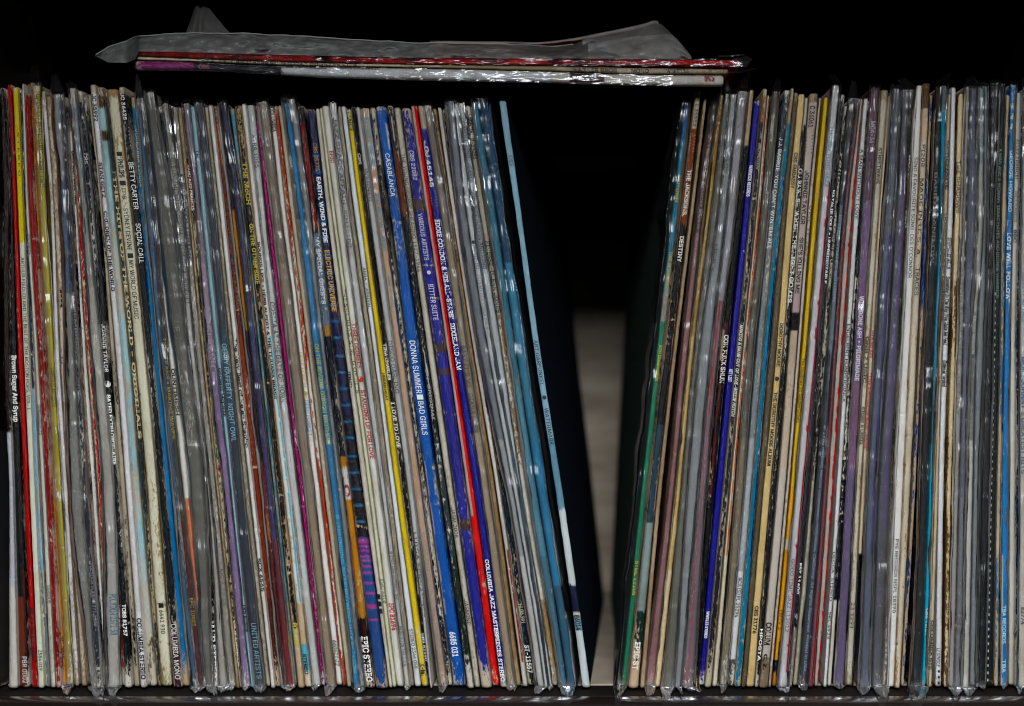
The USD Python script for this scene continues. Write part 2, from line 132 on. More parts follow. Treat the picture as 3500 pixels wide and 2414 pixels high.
R('1331-1353 1367-1390 1439-1459 1509-1529 1583-1606', 360, '3a2c24', 'dark record with a white flaked ridge, rust brown above and green black below', w=.38, e=0, paper='d3cec4', st=[(-.2, .25, 'cfcac0', 400, 480), (-.1, .3, 'd0ccc2', 1200, 1330)], seg=[(520, '6a3322'), (740, '15191a'), (1500, '2c3a3c'), (1900, '17241c')], b=.25, t=[(1260, 1440, 'ON  ORIGINAL', '9aa09a', .4, 0, 'b')])
R('1354-1377 1391-1411 1460-1483 1531-1553 1607-1629', 366, 'cdc6b8', 'stone white record with thin black capitals beside the violet blue one', w=.38, paper='aea591', t=[(525, 930, 'THE YOUNG GEORGE SHEARING 1927-1944', '121216', .55, -.1, ''), (1737, 1838, 'JASM 2008', '121216', .55, -.1, ''), (2050, 2135, 'JASMINE', '121216', .55, -.1, '')])
R('1379-1412 1412-1452 1485-1526 1554-1596 1630-1669', 368, '2a2c8c', 'wide violet blue record with grey bands and torn cream patches', w=.34, e=.16, paper='cbbca4', b=.4, rnd=.4, g=.3, seg=[(682, '4a3c3a'), (722, '2a2c8c'), (1172, '3a2c30'), (1205, '2a2c8c'), (1258, '4a3a38'), (1282, '2a2c8c'), (1775, '43302e'), (1815, '2a2c8c')],
  t=[(515, 615, 'CBS 22082', 'd0d0d0', .36, -.1, ''), (730, 890, 'VARIOUS ARTISTS', 'ccccca', .36, -.1, ''), (925, 938, '•', 'd9d0c0', .8, 0, 'b'), (972, 1095, 'BITTER SUITE', 'ccccca', .4, 0, '')])
R('1413-1436 1453-1474 1528-1548 1598-1623 1670-1696', 360, 'd81604', 'vermilion red record with a grey white left edge', w=.25, e=.06, paper='d8c4b4', st=[(-1, -.2, 'b3b0aa', 300, 1760)], rnd=.3)
R('1437-1456 1475-1497 1549-1571 1623-1645 1697-1718', 360, '0c1c86', 'deep blue record with bold white capitals, tan and torn at top', seg=[(300, 'b7a894'), (440, '0c1c86')], w=.3, e=.1, g=.22, b=.2, paper='d6ccba', t=[(500, 640, 'CJ 45145', 'd9dcdf', .6, 0, 'b'), (645, 705, '//////', 'c4c8d4', .7, 0, ''), (750, 1090, "EDDIE CONDON & HIS ALL-STARS'", 'f0f0ee', .66, 0, 'b'), (1105, 1265, 'DIXIELAND JAM', 'f0f0ee', .66, 0, 'b'), (1912, 2330, 'COLUMBIA JAZZ MASTERPIECES STEREO', 'eceae6', .58, 0, 'b')])
R('1457-1484 1499-1527 1573-1600 1647-1675 1719-1749', 358, '8a7c72', 'brown grey record with grey capitals in a smooth cloudy sleeve', w=.25, seg=[(800, 'a09078'), (1480, 'b09c80')], t=[(1180, 1480, "BABY IT'S ME | DIANA ROSS", '4c463f', .55, -.1, 'b')])
R('1487-1500 1528-1541 1603-1617 1678-1697 1752-1768', 370, '8a6a45', 'thin bare brown cardboard record', w=.44, paper='a58a66', seg=[(350, '5a3a28'), (900, '8a6a45')], bot=2348)
R('1503-1517 1541-1556 1618-1637 1699-1713 1773-1790', 366, 'c6c2ba', 'narrow whitish record with a plum edge, dark gap on its left', w=.4, st=[(.4, 1, '5c3040', 1100, 1500), (-.2, .9, '8a3a34', 1880, 2260)], paper='d9d4ca', pat=.2)
R('1518-1534 1557-1563 1638-1648 1714-1736 1791-1818', 372, '0c2236', 'dark petrol blue record with cream chips along both edges', w=.38, e=.3, paper='cbb996', b=.2, t=[(520, 700, 'BEN & THE', '6d8494', .5, .3, ''), (2065, 2130, '(10639)', 'cfc8b8', .5, 0, ''), (2205, 2300, 'ST-11557', 'eceae2', .55, 0, 'b')])
R('1535-1560 1563-1590 1640-1668 1738-1758 1823-1846', 345, '7c828a', 'grey record inside a long cloudy sleeve bent over its neighbours', w=.2, seg=[(1500, 'a5a8ac'), (1900, 'd0d0ce')])
R('1561-1574 1591-1611 1669-1689 1759-1774 1847-1860', 352, 'cfd2d6', 'white record with a black dot and faint grey capitals, partly bagged', w=.18, t=[(822, 834, '•', '15151a', 1.2, -.1, 'b'), (838, 920, '200 927-351', '55585c', .5, -.1, ''), (940, 1125, 'HITS MY DISCOTHEK VOL 4', '8a8d90', .5, 0, '')])
R('1575-1596 1612-1635 1690-1714 1775-1786 1861-1873', 350, '9a9da2', 'grey white record with long row of thin grey capitals from its top', w=.25, seg=[(920, 'b9bcc0')], t=[(415, 920, 'CAROLE KING : PEARLS - SONGS OF GOFFIN AND KING', '3f444c', .5, 0, '')])
R('1597-1618 1636-1656 1715-1735 1787-1805 1874-1895', 360, 'b3a78f', 'stained record with black title over cream, brown mould below', w=.42, paper='d8d2c4', seg=[(360, '6a5c48'), (430, 'a8a08e'), (1075, '8a6a40'), (1590, 'c4beb0'), (2050, '9a8058')], t=[(400, 465, 'SPECIAL', '121216', .6, 0, 'b'), (473, 545, 'P-38036', '121216', .6, 0, 'b'), (824, 1070, 'FINESSE-GLENN JONES', '121216', .62, 0, 'b')])
R('1620-1645 1661-1690 1736-1762 1807-1838 1897-1924', 345, '3f7a92', 'teal blue record with faint capitals in a wide glossy sleeve', yaw=(.01, .007, .006), w=.2, t=[(560, 740, 'DONNA SUMMER', '2c5a70', .4, .3, '')], seg=[(1300, '5a8ca0'), (1900, '4a7488')])
R('1645-1688 1691-1724 1763-1800 1839-1876 1925-1958', 335, '2c4c6c', 'steel blue record at the left brink of the gap in a wide sleeve', yaw=(.014, .01, .008), w=.2, seg=[(900, '4080a0'), (1500, '3a80a8'), (2000, '34607a')])
R('1716-1742 1757-1779 1825-1848 1901-1927 1976-2004', 343, '8fb8cc', 'sky blue record leaning alone at the left of the gap, white and navy lower down', cover='1d242e', yaw=(.026, .0196, .013), rnd=.3, w=.2, e=.04, pat=.06, g=.28, seg=[(1300, '8fb6ca'), (1500, '6c9ab4'), (1740, 'd3dcde'), (1998, '141c38'), (2092, 'c9c4b4'), (2106, '7ba0ae'), (2155, 'd0dade')],
  t=[(532, 568, 'CBS', '1c2c3a', .5, .1, ''), (1163, 1318, 'ART GARFUNKEL', '15202c', .5, -.1, ''), (1352, 1366, '•', '15202c', 1.1, 0, 'b'), (1395, 1522, 'WATERMARK', '15202c', .5, 0, ''), (2102, 2155, '86014', '101820', .6, 0, 'b')], bot=2355)
R('2330-2352 2299-2322 2243-2266 2188-2209 2133-2153', 320, '1a5c96', 'record going from blue to grey to bright green at the right of the gap', cover='4c5e58', yaw=(-.016, -.008, .001), w=.14, e=.03, g=.2, seg=[(480, '2c7c9c'), (900, '6a98b0'), (1000, '9a9a94'), (1098, '007a5a')], st=[],
  t=[(600, 690, 'MOTOWN', 'b0a020', .42, .2, 'b'), (860, 1000, 'TIME OF DIMENSION', 'b5a020', .42, .2, 'b'), (1180, 1302, '5TH DIMENSION', 'b5b434', .42, .3, 'b'), (1917, 2035, 'STML 12105', 'b5b434', .5, .4, 'b')], bot=2348)
R('2362-2384 2330-2355 2270-2298 2215-2244 2158-2193', 304, '7a3a20', 'thick record, rust brown at top, black amid, petrol blue and chipped below', w=.34, e=.26, paper='d2b496', b=.3, seg=[(290, 'c4b6a0'), (440, '7a3a20'), (765, '17171c'), (1450, '2c4450'), (1790, '8a9a98'), (2090, '0f2e28')],
  t=[(355, 432, 'E 35552', '4a443a', .45, .1, 'b'), (455, 520, '//////', 'b8a894', .6, 0, ''), (580, 740, 'THE JACKSONS,', 'dcd6ca', .5, .1, 'b'), (808, 896, 'DESTINY', 'dcd6ca', .5, .2, 'b'), (2195, 2290, 'EPIC ST', 'efe9dc', .5, 0, 'b')])
R('2394-2406 2361-2374 2300-2314 2245-2260 2196-2212', 336, '9c8468', 'thin bent strip of bare tan cardboard record', w=.5, paper='b39b7c')
R('2424-2441 2387-2404 2330-2350 2282-2300 2218-2246', 295, '7c4a54', 'dusty pink record with faint capitals inside a smoky sleeve', w=.3, paper='c09a98', seg=[(290, '4c4448'), (440, '5c3840'), (800, '9a6a70')], t=[(490, 900, 'TOUCH & MUCH EVER TAYLOR', '9a8a90', .4, 0, '')])
R('2447-2463 2418-2432 2357-2371 2309-2324 2247-2268', 323, '8a6c3c', 'narrow straw coloured record, browner at top', w=.36, e=.1, paper='d8bf8c', seg=[(600, 'a58a55'), (1150, 'c9ac72'), (1950, 'd6c39c')])
R('2465-2484 2434-2458 2373-2388 2326-2346 2272-2312', 320, '6c6c62', 'olive grey record in a rough thick sleeve with a long hanging tip', w=.25)
R('2485-2509 2459-2484 2389-2431 2347-2384 2313-2336', 320, '8d9296', 'broad pale grey record in a stretched sleeve right of the olive one', w=.2, t=[(500, 595, 'JIGLOV', '3c4046', .3, 0, 'b'), (835, 930, 'UCKY', '3c4046', .3, -.8, '')])
R('2510-2546 2486-2518 2433-2456 2386-2412 2337-2380', 310, '9a98a0', 'silver record in a heavily crinkled bag, a red strip inside lower down', w=.2, g=.12, seg=[(1028, 'a0363a'), (1420, '8a6068')], st=[(.1, 1, '7c707a', 1028, 2400), (-1, -.6, '85828a', 1028, 2400)])
R('2547-2566 2519-2541 2460-2488 2416-2442 2383-2395', 306, '08080a', 'black record with tan torn top, maroon stripe and white title', w=.3, e=.2, paper='c9b99c', b=.2, seg=[(290, 'b09674'), (500, '08080a')], st=[(-.5, .05, '4a0a12', 1100, 1700), (-1, -.4, 'bba890', 1130, 1230)], t=[(1145, 1310, 'CON FUNK SHUN', 'e4e0d6', .5, .45, 'b')])
R('2568-2592 2542-2566 2492-2516 2443-2468 2396-2417', 341, '24248c', 'clean ultramarine blue record with small bold white capitals', w=.22, e=.05, b=.3, pat=.08, g=.3, t=[(565, 672, 'WARWICK RECORDS', 'e6e6ea', .46, 0, 'bc'), (1262, 1306, 'HIT LIST', 'eaeaec', .46, .1, 'bc'), (2090, 2182, 'WW5123 STEREO', 'e6e6ea', .42, 0, 'bc')])
R('2593-2612 2567-2586 2517-2536 2469-2489 2418-2441', 302, '0c0d12', 'black record with slanted white capitals and frayed white edges', w=.38, e=.3, paper='cdbfa4', b=.3, seg=[(290, '8c5c30'), (420, '1a1c24')], t=[(490, 580, 'MOTOWN', 'a8a8a2', .5, .1, 'i'), (1110, 1425, 'MAKING A GAME OUT OF LOVE-WILLIE HUTCH', 'dedbd2', .55, 0, 'ib')])
R('2613-2622 2588-2600 2539-2550 2493-2506 2443-2460', 325, 'b4512a', 'thin cream edged record with a flaming orange strip', w=.36, e=.24, paper='ddd2be', seg=[(1550, 'c06a3a'), (1900, 'd6cbb4')], st=[(-1, -.2, 'd9d0be', 300, 2400)])
R('2632-2653 2606-2630 2551-2576 2514-2539 2469-2493', 312, '6c665c', 'drab grey record in a dusty sleeve whose top corner sticks up', w=.3, seg=[(1500, '8a7c66')])
R('2664-2687 2633-2655 2583-2607 2542-2566 2495-2517', 307, '2c3440', 'silver grey record with white capitals, dark at top, letters black low down', w=.34, e=.1, g=.2, seg=[(520, '5c646c'), (760, '7f878c'), (1500, 'a8aeb4'), (1950, 'd4d6d8'), (2255, '3c4248')], b=.2, t=[(470, 850, "J.J. BARRIE  YOU CAN'T WIN 'EM ALL", 'e4e6e6', .5, 0, ''), (1975, 2110, 'RCA Ⓢ PL 25294', '14181c', .55, 0, '')])
R('2688-2702 2656-2675 2608-2628 2567-2586 2519-2541', 300, '1c86b0', 'turquoise blue record with chipped cream edges', w=.36, e=.32, paper='cdbb9c', seg=[(290, 'a8947a'), (420, '1c7aa0')], st=[(.5, .9, '15206c', 600, 1900)])
R('2703-2717 2676-2690 2630-2652 2588-2605 2544-2558', 315, '5c5444', 'olive brown ribbed record left of the pale yellow one', w=.36, paper='a2957c', g=.25)
R('2718-2742 2691-2716 2653-2675 2606-2631 2559-2586', 320, 'dcc088', 'pale yellow record with black capitals and a black dot', rnd=.25, w=.2, e=.04, pat=.07, g=.28, b=.04, t=[(522, 645, 'CBS EMBASSY', '16140f', .48, 0, 'b'), (1105, 1253, 'DOROTHY MOORE', '16140f', .48, 0, 'b'), (1288, 1302, '•', '16140f', 1.2, 0, 'b'), (1340, 1592, 'THE DOROTHY MOORE ALBUM', '16140f', .48, 0, 'b'), (2072, 2166, 'CBS 31776', '16140f', .45, 0, 'b')])
R('2742-2755 2717-2735 2676-2694 2633-2652 2588-2603', 332, '0b0c10', 'black record with rubbed white capitals right of the pale yellow one', w=.36, e=.14, b=.3, paper='d2ccc0', seg=[(300, 'b9b3a8'), (430, '15161a')], t=[(565, 692, 'LOU RAWLS', 'e6e4de', .75, 0, 'b'), (720, 1035, 'WHEN THE NIGHT COMES', 'e6e4de', .7, 0, 'b'), (2150, 2260, 'HPOSTA', 'e6e4de', .6, 0, 'b')])
R('2757-2788 2736-2762 2695-2723 2654-2682 2604-2634', 318, 'c2b2a6', 'pinkish grey record with large black capitals and a black notch halfway', w=.34, e=.1, paper='aa9478', rnd=.3, seg=[(300, '6c5c44'), (350, 'c2b2a6'), (1000, 'b8a2a0'), (1070, '0c0c0e'), (1130, 'c8b6a0'), (1600, 'c9beb2'), (2250, '7c6c58')],
  t=[(362, 436, 'C 36061', '0f0f12', .5, -.1, 'b'), (455, 525, '//////', '14141a', .62, 0, ''), (583, 767, 'JOHNNIE TAYLOR', '0f0f12', .5, 0, 'b'), (812, 1003, "SHE'S KILLING ME", '0f0f12', .5, 0, 'b'), (2128, 2205, 'COLUM', '0f0f12', .6, -.1, 'b'), (2236, 2290, 'c. z.', '0f0f12', .5, 0, 'b')])
R('2789-2799 2763-2775 2724-2735 2683-2695 2635-2645', 332, 'c9bcb8', 'thin mottled pink white record between pinkish grey and yellow ones', w=.42, paper='a39486', pat=.2, t=[(700, 900, 'VOL II JAZZ', '6c625c', .6, 0, '')])
R('2806-2823 2780-2799 2739-2757 2697-2714 2647-2666', 330, 'd9b63c', 'sunny yellow record with fine black script title, orange near its foot', w=.24, e=.05, paper='c09470', g=.3, seg=[(1660, 'd89c28'), (1840, 'cfc8b0'), (1880, 'd8982a'), (2255, '14141c'), (2300, 'b0742c')], st=[(.1, 1, '14162a', 2190, 2310)],
  t=[(1224, 1445, 'The Shadows 20 Golden Greats', '2a2618', .55, 0, ''), (1745, 1772, '▮ ▮', '14120c', .8, 0, 'b'), (2020, 2050, '▮ ▮', '14120c', .8, 0, 'b'), (2085, 2152, 'EMTV 3', '5c3c10', .55, 0, '')])
R('2831-2858 2805-2835 2761-2793 2717-2746 2668-2700', 290, 'd2d2d6', 'white record with a crimson right edge in a ribbed shrunken sleeve', w=.2, g=.2, st=[(.35, .9, 'b01c40', 620, 2300)], t=[(430, 640, 'THE BIG TONE JAZZ', '7a98b0', .4, -.1, 'b'), (1912, 2160, 'GOOD TIME JAZZ L12012', '6a6c74', .4, -.2, '')])
R('2858-2878 2837-2852 2796-2807 2748-2766 2701-2717', 322, '0d0c18', 'black record with white capitals and a plum sheen', w=.28, e=.1, g=.2, t=[(650, 970, 'NATALIE COLE • UNPREDICTABLE', 'dedcdc', .6, 0, 'b'), (1925, 2030, 'EST 11600', 'dedcdc', .5, -.2, 'b')], seg=[(1500, '17121e'), (2150, '8a8076')])
R('2878-2892 2853-2868 2808-2825 2768-2783 2718-2735', 360, '0e0e0e', 'black record overgrown with cream flakes and handwriting', w=.46, paper='b9b3a2', seg=[(1640, 'a39d8e'), (2250, 'b5ac98')], t=[(520, 800, 'Yellow Cabs', 'b5b2a4', .6, 0, 'i'), (800, 980, 'AVANT LE JOUR', 'a8a698', .5, 0, '')])
R('2894-2918 2869-2884 2828-2849 2785-2813 2738-2768', 335, '3c4046', 'smoke grey record with lines of tiny slanted blue capitals', w=.2, seg=[(700, '6a7c8a'), (1300, '4a5260')], st=[(-.9, .0, '30343a', 1200, 2400)], t=[(735, 1030, 'DISTRIBUTED BY MOTOWN', '7c96b0', .6, 0, 'b'), (1455, 2300, '© 1983 Motown Record Corporation. Hollywood, California. All Rights Reserved. Printed in USA.', '8ca6c8', .3, .3, 'i')])
R('2919-2930 2886-2898 2850-2860 2814-2826 2770-2788', 336, '6c5058', 'dim plum record blending to deep red at its right edge', w=.2, st=[(.3, 1, '9c0c10', 800, 2400)])
R('2931-2940 2899-2917 2861-2880 2827-2847 2790-2805', 336, 'b0aca2', 'grey white record with a scarlet right edge', w=.24, e=.06, st=[(.35, 1, 'c01414', 420, 2340)], paper='d9d2c6', rnd=.25)
R('2944-2960 2921-2939 2887-2903 2856-2872 2820-2833', 335, 'dedfdd', 'white record with spaced black capitals, a black gap on its left', w=.28, e=.08, paper='a8997e', t=[(510, 750, 'A MAN WITHOUT LOVE', '14161c', .55, .1, ''), (1108, 1375, 'ENGELBERT HUMPERDINCK', '101218', .6, .1, ''), (1887, 1960, 'DECCA', '14161c', .55, 0, ''), (1975, 2055, 'STEREO', '14161c', .55, 0, ''), (2092, 2185, 'SKL 4939', '14161c', .55, 0, '')])
R('2960-2965 2940-2948 2903-2913 2872-2886 2834-2848', 345, '0c0e18', 'thin ragged black record, white and furry near its foot', w=.42, e=.1, paper='cfc9bb', seg=[(2050, 'cfc9bb')])
R('2966-2999 2948-2983 2918-2951 2888-2923 2856-2893', 297, '5c3f52', 'broad purple record with pinkish mottling and white capitals under glossy wrap', w=.24, e=.06, g=.12, rnd=.3, paper='a07c74', pat=.18, seg=[(700, '745a82'), (1300, '7c5878'), (1600, '6a5c80')], t=[(415, 490, 'MCA-36', 'b8aeb4', .42, .1, ''), (1012, 1155, 'WISHBONE ASH', 'd2ccd6', .4, 0, 'b'), (1165, 1172, '•', 'd2ccd6', .6, 0, 'b'), (1182, 1302, 'PILGRIMAGE', 'd2ccd6', .4, 0, 'b')])
R('3002-3027 2985-3006 2953-2971 2924-2942 2894-2918', 306, 'c9c3b4', 'fuzzy cream record with black hand lettering', w=.44, e=.2, paper='a39270', t=[(505, 630, 'STREETWAVE', '15161a', .45, 0, 'b'), (1150, 1310, 'ONR 7 USIC', '15161a', .5, 0, 'b'), (1390, 1520, 'STORE R URSI2', '15161a', .5, 0, 'b'), (2060, 2150, '23 3291', '2a2620', .5, 0, '')])
R('3028-3038 3007-3014 2972-2987 2943-2958 2918-2922', 325, 'd8c4a4', 'slim peach cream record with red capitals', w=.22, e=.04, paper='b58f62', t=[(1130, 1225, 'HTX 40 221', 'c8384a', .6, 0, 'b'), (1275, 1540, '"THE SWINGING BLUE JEANS"', 'c8384a', .65, 0, 'b')], seg=[(1890, '0d0d10')])
R('3045-3074 3026-3060 2993-3029 2963-2997 2942-2979', 300, '5c6470', 'bluish grey record in a thick smoky sleeve, black hollow on its left', w=.15, st=[(.2, .7, '47407c', 800, 1900)], seg=[(800, '5a6478')])
R('3075-3104 3061-3096 3030-3069 2998-3042 2980-3018', 305, '5a5a62', 'grey record streaked with lilac lines in a smoky sleeve', w=.15, st=[(.1, .5, '6a4a9c', 520, 1800)])
R('3112-3126 3097-3109 3071-3083 3044-3059 3020-3039', 325, '101018', 'black record with heavy white capitals at top, half bagged', w=.34, e=.2, paper='c9c4b8', seg=[(1800, '7c7476')], t=[(530, 780, 'BONNIE TYLER', 'dedad2', .8, 0, 'b'), (2110, 2250, 'EPIC STE', 'b8b4b4', .5, 0, '')])
R('3127-3146 3111-3135 3085-3108 3060-3085 3040-3060', 290, 'e2e0dc', 'plain white record with long thin grey capitals', rnd=.3, w=.2, e=.06, pat=.08, paper='b3a48a', t=[(538, 950, "SING A FAVOURITE SONG-DES O'CONNOR", '2c2e34', .46, 0, ''), (1843, 2095, 'PYE RECORDS NSPL 18390', '2c2e34', .46, 0, '')])
R('3148-3172 3136-3159 3109-3134 3086-3110 3061-3082', 284, 'd6c8b2', 'cream record with brown stains and hand drawn black letters', w=.38, e=.12, paper='a8845a', seg=[(270, '5a4028'), (372, 'd2b89c'), (480, 'd6c8b2')], t=[(495, 570, 'PI208', '1c1a18', .5, 0, ''), (610, 880, 'MADE IN U. S. A.', '1c1a18', .5, 0, ''), (915, 1010, 'TRACES', '1c1a18', .55, .1, '')])
R('3173-3183 3160-3171 3139-3152 3115-3128 3084-3096', 322, '1c3c7c', 'tan record flecked with ink blue', w=.56, e=.08, paper='b5a184', pat=.2)
R('3196-3214 3182-3210 3156-3189 3144-3171 3119-3150', 300, '2a2a2c', 'charcoal record in a stiff glossy sleeve, black hollow on its left', w=.12, t=[(590, 900, 'BARRY MANILOW', '6c6a64', .35, 0, '')])
R('3215-3236 3211-3228 3190-3213 3173-3193 3153-3176', 292, '2c8ca8', 'turquoise record showing through cloudy plastic, bright low down', w=.16, seg=[(270, '5c6c70'), (380, '1c98bc'), (960, '4a90ac'), (1300, '4a6c7c'), (1520, '1cb0d4')], paper='c9b99a', b=.14, t=[(2080, 2170, 'CBS TWIN', 'b9e0e8', .4, 0, 'b')])
R('3236-3246 3229-3238 3214-3219 3194-3206 3177-3188', 320, 'c9b492', 'slim straw record with broken black capitals', w=.36, paper='d6c6ac', t=[(480, 650, 'SERENADE', '14140f', .6, .2, 'b'), (730, 1100, 'HOMMES MULES PROMENADE', '14140f', .6, .2, 'b'), (2120, 2290, 'COLUMBIA STE', '14140f', .6, .1, 'b')])
R('3247-3265 3239-3259 3220-3240 3205-3226 3196-3219', 297, 'dcdde0', 'white finely ribbed record with slanted black title and stars', w=.25, e=.06, paper='b5aba0', t=[(812, 920, 'STEPHANIE MILLS', '101218', .6, .2, 'ib'), (945, 1180, 'Something In The Way (You Make Me Feel)', '101218', .6, .1, 'ib'), (1232, 1322, '(Extended Version)', '101218', .6, .1, 'ib'), (2215, 2280, 'LI SINGLE', '101218', .5, 0, 'i'), (2290, 2340, '* * *', '101218', .5, 0, 'b')])
R('3270-3291 3263-3283 3249-3268 3234-3252 3226-3243', 318, 'd4c19a', 'ivory record scorched with brown and black rot', w=.44, e=.2, paper='6a4a28', pat=.28, b=0, t=[(548, 730, 'THE SHADOWS', '14120f', .5, .1, ''), (2060, 2140, '33SP 2-1', '14120f', .4, .1, '')])
R('3292-3310 3284-3302 3270-3290 3256-3276 3244-3262', 295, 'a8a5a0', 'ash grey record with pale brown capitals in a cloudy sleeve', w=.2, t=[(912, 1420, 'ALTON McCLAIN & DESTINY', '77736c', .5, 0, '')])
R('3311-3344 3303-3341 3291-3316 3277-3302 3263-3290', 300, '5c6072', 'lilac grey record in a glittering wrinkled sleeve', w=.15, seg=[(900, '6c6c80'), (1700, '7a7a82')])
R('3345-3362 3342-3361 3317-3334 3303-3324 3291-3313', 300, '8f9aa2', 'pale record with grey block capitals and squares, ivory at its lower half', w=.16, seg=[(560, 'b5b6b0'), (1070, '8f9294'), (1505, 'd0d0c8')], t=[(1080, 1210, 'BROOK BENTON', 'c4c4bc', .6, 0, ''), (1212, 1224, '■', '4a4c48', .6, 0, 'b'), (1232, 1385, '20 GREATEST HITS', '5c605c', .5, 0, ''), (1398, 1410, '■', '4a4c48', .6, 0, 'b'), (1420, 1500, 'MA 6 83', '6c706c', .5, 0, '')])
R('3363-3378 3362-3378 3335-3366 3325-3349 3314-3342', 292, '8c9298', 'plain blue grey record in a smooth sleeve, left of two black ones', w=.14)
R('3384-3413 3380-3400 3367-3395 3353-3385 3344-3372', 284, '0d1016', 'glossy black record in clear plastic without lettering', w=.14, e=.03, g=.12)
R('3414-3433 3401-3423 3396-3416 3386-3404 3373-3396', 286, '1a2022', 'black record with green grey capitals and a row of white dots', w=.2, e=.05, t=[(508, 1020, 'A MAN AND A WOMAN  ISAAC HAYES AND DIONNE WARWICK', '6c8478', .45, .2, ''), (1000, 2330, '. . . . . . . . . . . . . . . . . . . . . . . . . . . . . . . . . . . . . . . . . . . . . . . . . . . . . .', 'b9beb8', .8, 0, 'b')])
R('3435-3448 3424-3440 3417-3430 3406-3420 3397-3413', 322, '4a6a86', 'buff record peppered with dull blue flakes', w=.54, paper='bba98c', pat=.2)
R('3449-3470 3441-3462 3431-3451 3422-3448 3419-3444', 287, '1482cc', 'azure blue record with pale dots at top and white title', w=.26, e=.08, g=.2, paper='d9d4c4', b=.16, st=[(-1, -.55, 'ddd8c8', 1900, 2400)], t=[(353, 371, '•', 'c4c6c2', 1.5, .1, 'b'), (387, 408, '•', 'c4c6c2', 1.6, .1, 'b'), (423, 443, '•', 'c4c6c2', 1.6, .1, 'b'), (515, 725, 'GEORGE HOWARD', 'aed4ec', .5, .2, 'b'), (796, 1025, 'LOVE WILL FOLLOW', 'e0eef4', .6, .1, 'b'), (2070, 2200, 'TBA RECORDS', 'a8d4ec', .45, 0, 'b'), (2255, 2300, 'TBA', 'a8d4ec', .45, 0, 'b')])
R('3471-3488 3463-3482 3453-3471 3449-3472 3446-3467', 315, 'c9c5ba', 'light stone record with plain grey capitals right of the azure one', w=.3, e=.08, t=[(475, 612, 'ALLEZ FRANCE!', '3c4046', .5, 0, ''), (655, 760, 'RECORDS', '55585c', .5, 0, ''), (785, 830, 'BBC', '3c4046', .5, 0, 'b')])
R('3489-3494 3483-3489 3472-3482 3473-3481 3468-3477', 325, '14204a', 'very thin navy record with white notches near the right edge', w=.48, paper='d3ccbc')
R('3496-3530 3491-3525 3484-3518 3483-3517 3478-3512', 300, 'd2ccc0', 'outermost white record at the right edge with light blue capitals', w=.2, t=[(930, 1100, 'JOHNNY MATHIS', '5c98b8', .35, -.35, ''), (1220, 1620, "MORE JOHNNY'S GREATEST HITS", '4a6c8a', .35, -.35, 'b'), (2075, 2135, '62774', '4a505c', .35, 0, 'b')])

# plastic sleeves: first and last record inside, spare width left and right, (x, y) of the top corner, (x, y) of the hanging tip, cloudiness 0-2
SLEEVES = [(7, 8, 4, 4, (120, 222), (225, 2378), 0), (11, 12, 8, 2, (185, 256), (335, 2406), 1), (15, 15, 6, 4, (232, 285), (382, 2383), 1), (26, 27, 4, 5, (470, 255), (672, 2374), 1),
 (29, 29, 6, 10, (505, 300), (732, 2376), 2), (31, 31, 4, 4, (572, 344), (757, 2372), 1), (32, 32, 4, 5, (600, 350), (785, 2370), 0), (35, 35, 4, 3, (640, 338), (836, 2374), 0), (37, 37, 3, 3, (690, 336), (886, 2376), 1), (41, 42, 4, 5, (770, 336), (983, 2378), 0),
 (46, 46, 3, 3, (862, 348), (1075, 2362), 0), (48, 48, 3, 4, (905, 330), (1120, 2380), 1), (52, 53, 5, 4, (1005, 322), (1225, 2378), 1), (59, 59, 5, 5, (1140, 334), (1392, 2362), 0), (65, 65, 4, 3, (1255, 352), (1508, 2368), 0), (73, 73, 4, 6, (1463, 334), (1752, 2363), 1), (77, 78, 8, 8, (1545, 318), (1836, 2382), 1),
 (79, 79, 3, 3, (1585, 344), (1880, 2368), 0), (81, 82, 4, 6, (1632, 318), (1938, 2392), 0), (84, 84, 22, 6, (2358, 268), (2110, 2396), 0), (87, 87, 8, 12, (2452, 290), (2222, 2378), 1), (89, 89, 3, 4, (2485, 234), (2275, 2400), 1), (90, 90, 2, 3, (2505, 300), (2330, 2376), 0), (91, 91, 4, 4, (2556, 250), (2385, 2374), 0),
 (96, 96, 4, 3, (2664, 270), (2470, 2374), 1), (105, 105, 6, 8, (2842, 258), (2680, 2372), 0), (108, 108, 6, 1, (2918, 278), (2748, 2366), 1), (113, 113, 2, 2, (2984, 292), (2874, 2356), 0), (116, 116, 8, 2, (3060, 292), (2952, 2382), 1), (117, 118, 2, 4, (3078, 270), (3022, 2402), 1), (122, 123, 8, 2, (3242, 252), (3136, 2394), 0),
 (127, 128, 3, 4, (3318, 268), (3268, 2402), 1), (129, 130, 3, 3, (3368, 279), (3312, 2396), 1), (131, 131, 4, 3, (3402, 276), (3366, 2364), 0), (134, 134, 2, 3, (3462, 278), (3428, 2358), 0), (137, 137, 3, 3, (3496, 264), (3490, 2372), 1)]
# ---------------------------------------------------------------- helpers
def P(px, py, y=0.0):
    """The point at depth y that the camera sees at photograph pixel (px, py)."""
    k = (D + np.asarray(y)) / D
    return np.stack(np.broadcast_arrays(CAMX + (np.asarray(px) - CX) * S * k, np.asarray(y, float), CAMZ - (np.asarray(py) - CY) * S * k), -1)

def lin(h):
    c = np.array([int(h[i:i + 2], 16) for i in (0, 2, 4)]) / 255.0
    return np.where(c <= .04045, c / 12.92, ((c + .055) / 1.055) ** 2.4)

names = {}
def uniq(parent, name):
    k = names.get((parent, name), 0); names[(parent, name)] = k + 1
    return f'{parent}/{name}' + (f'_{k:03d}' if k else '')

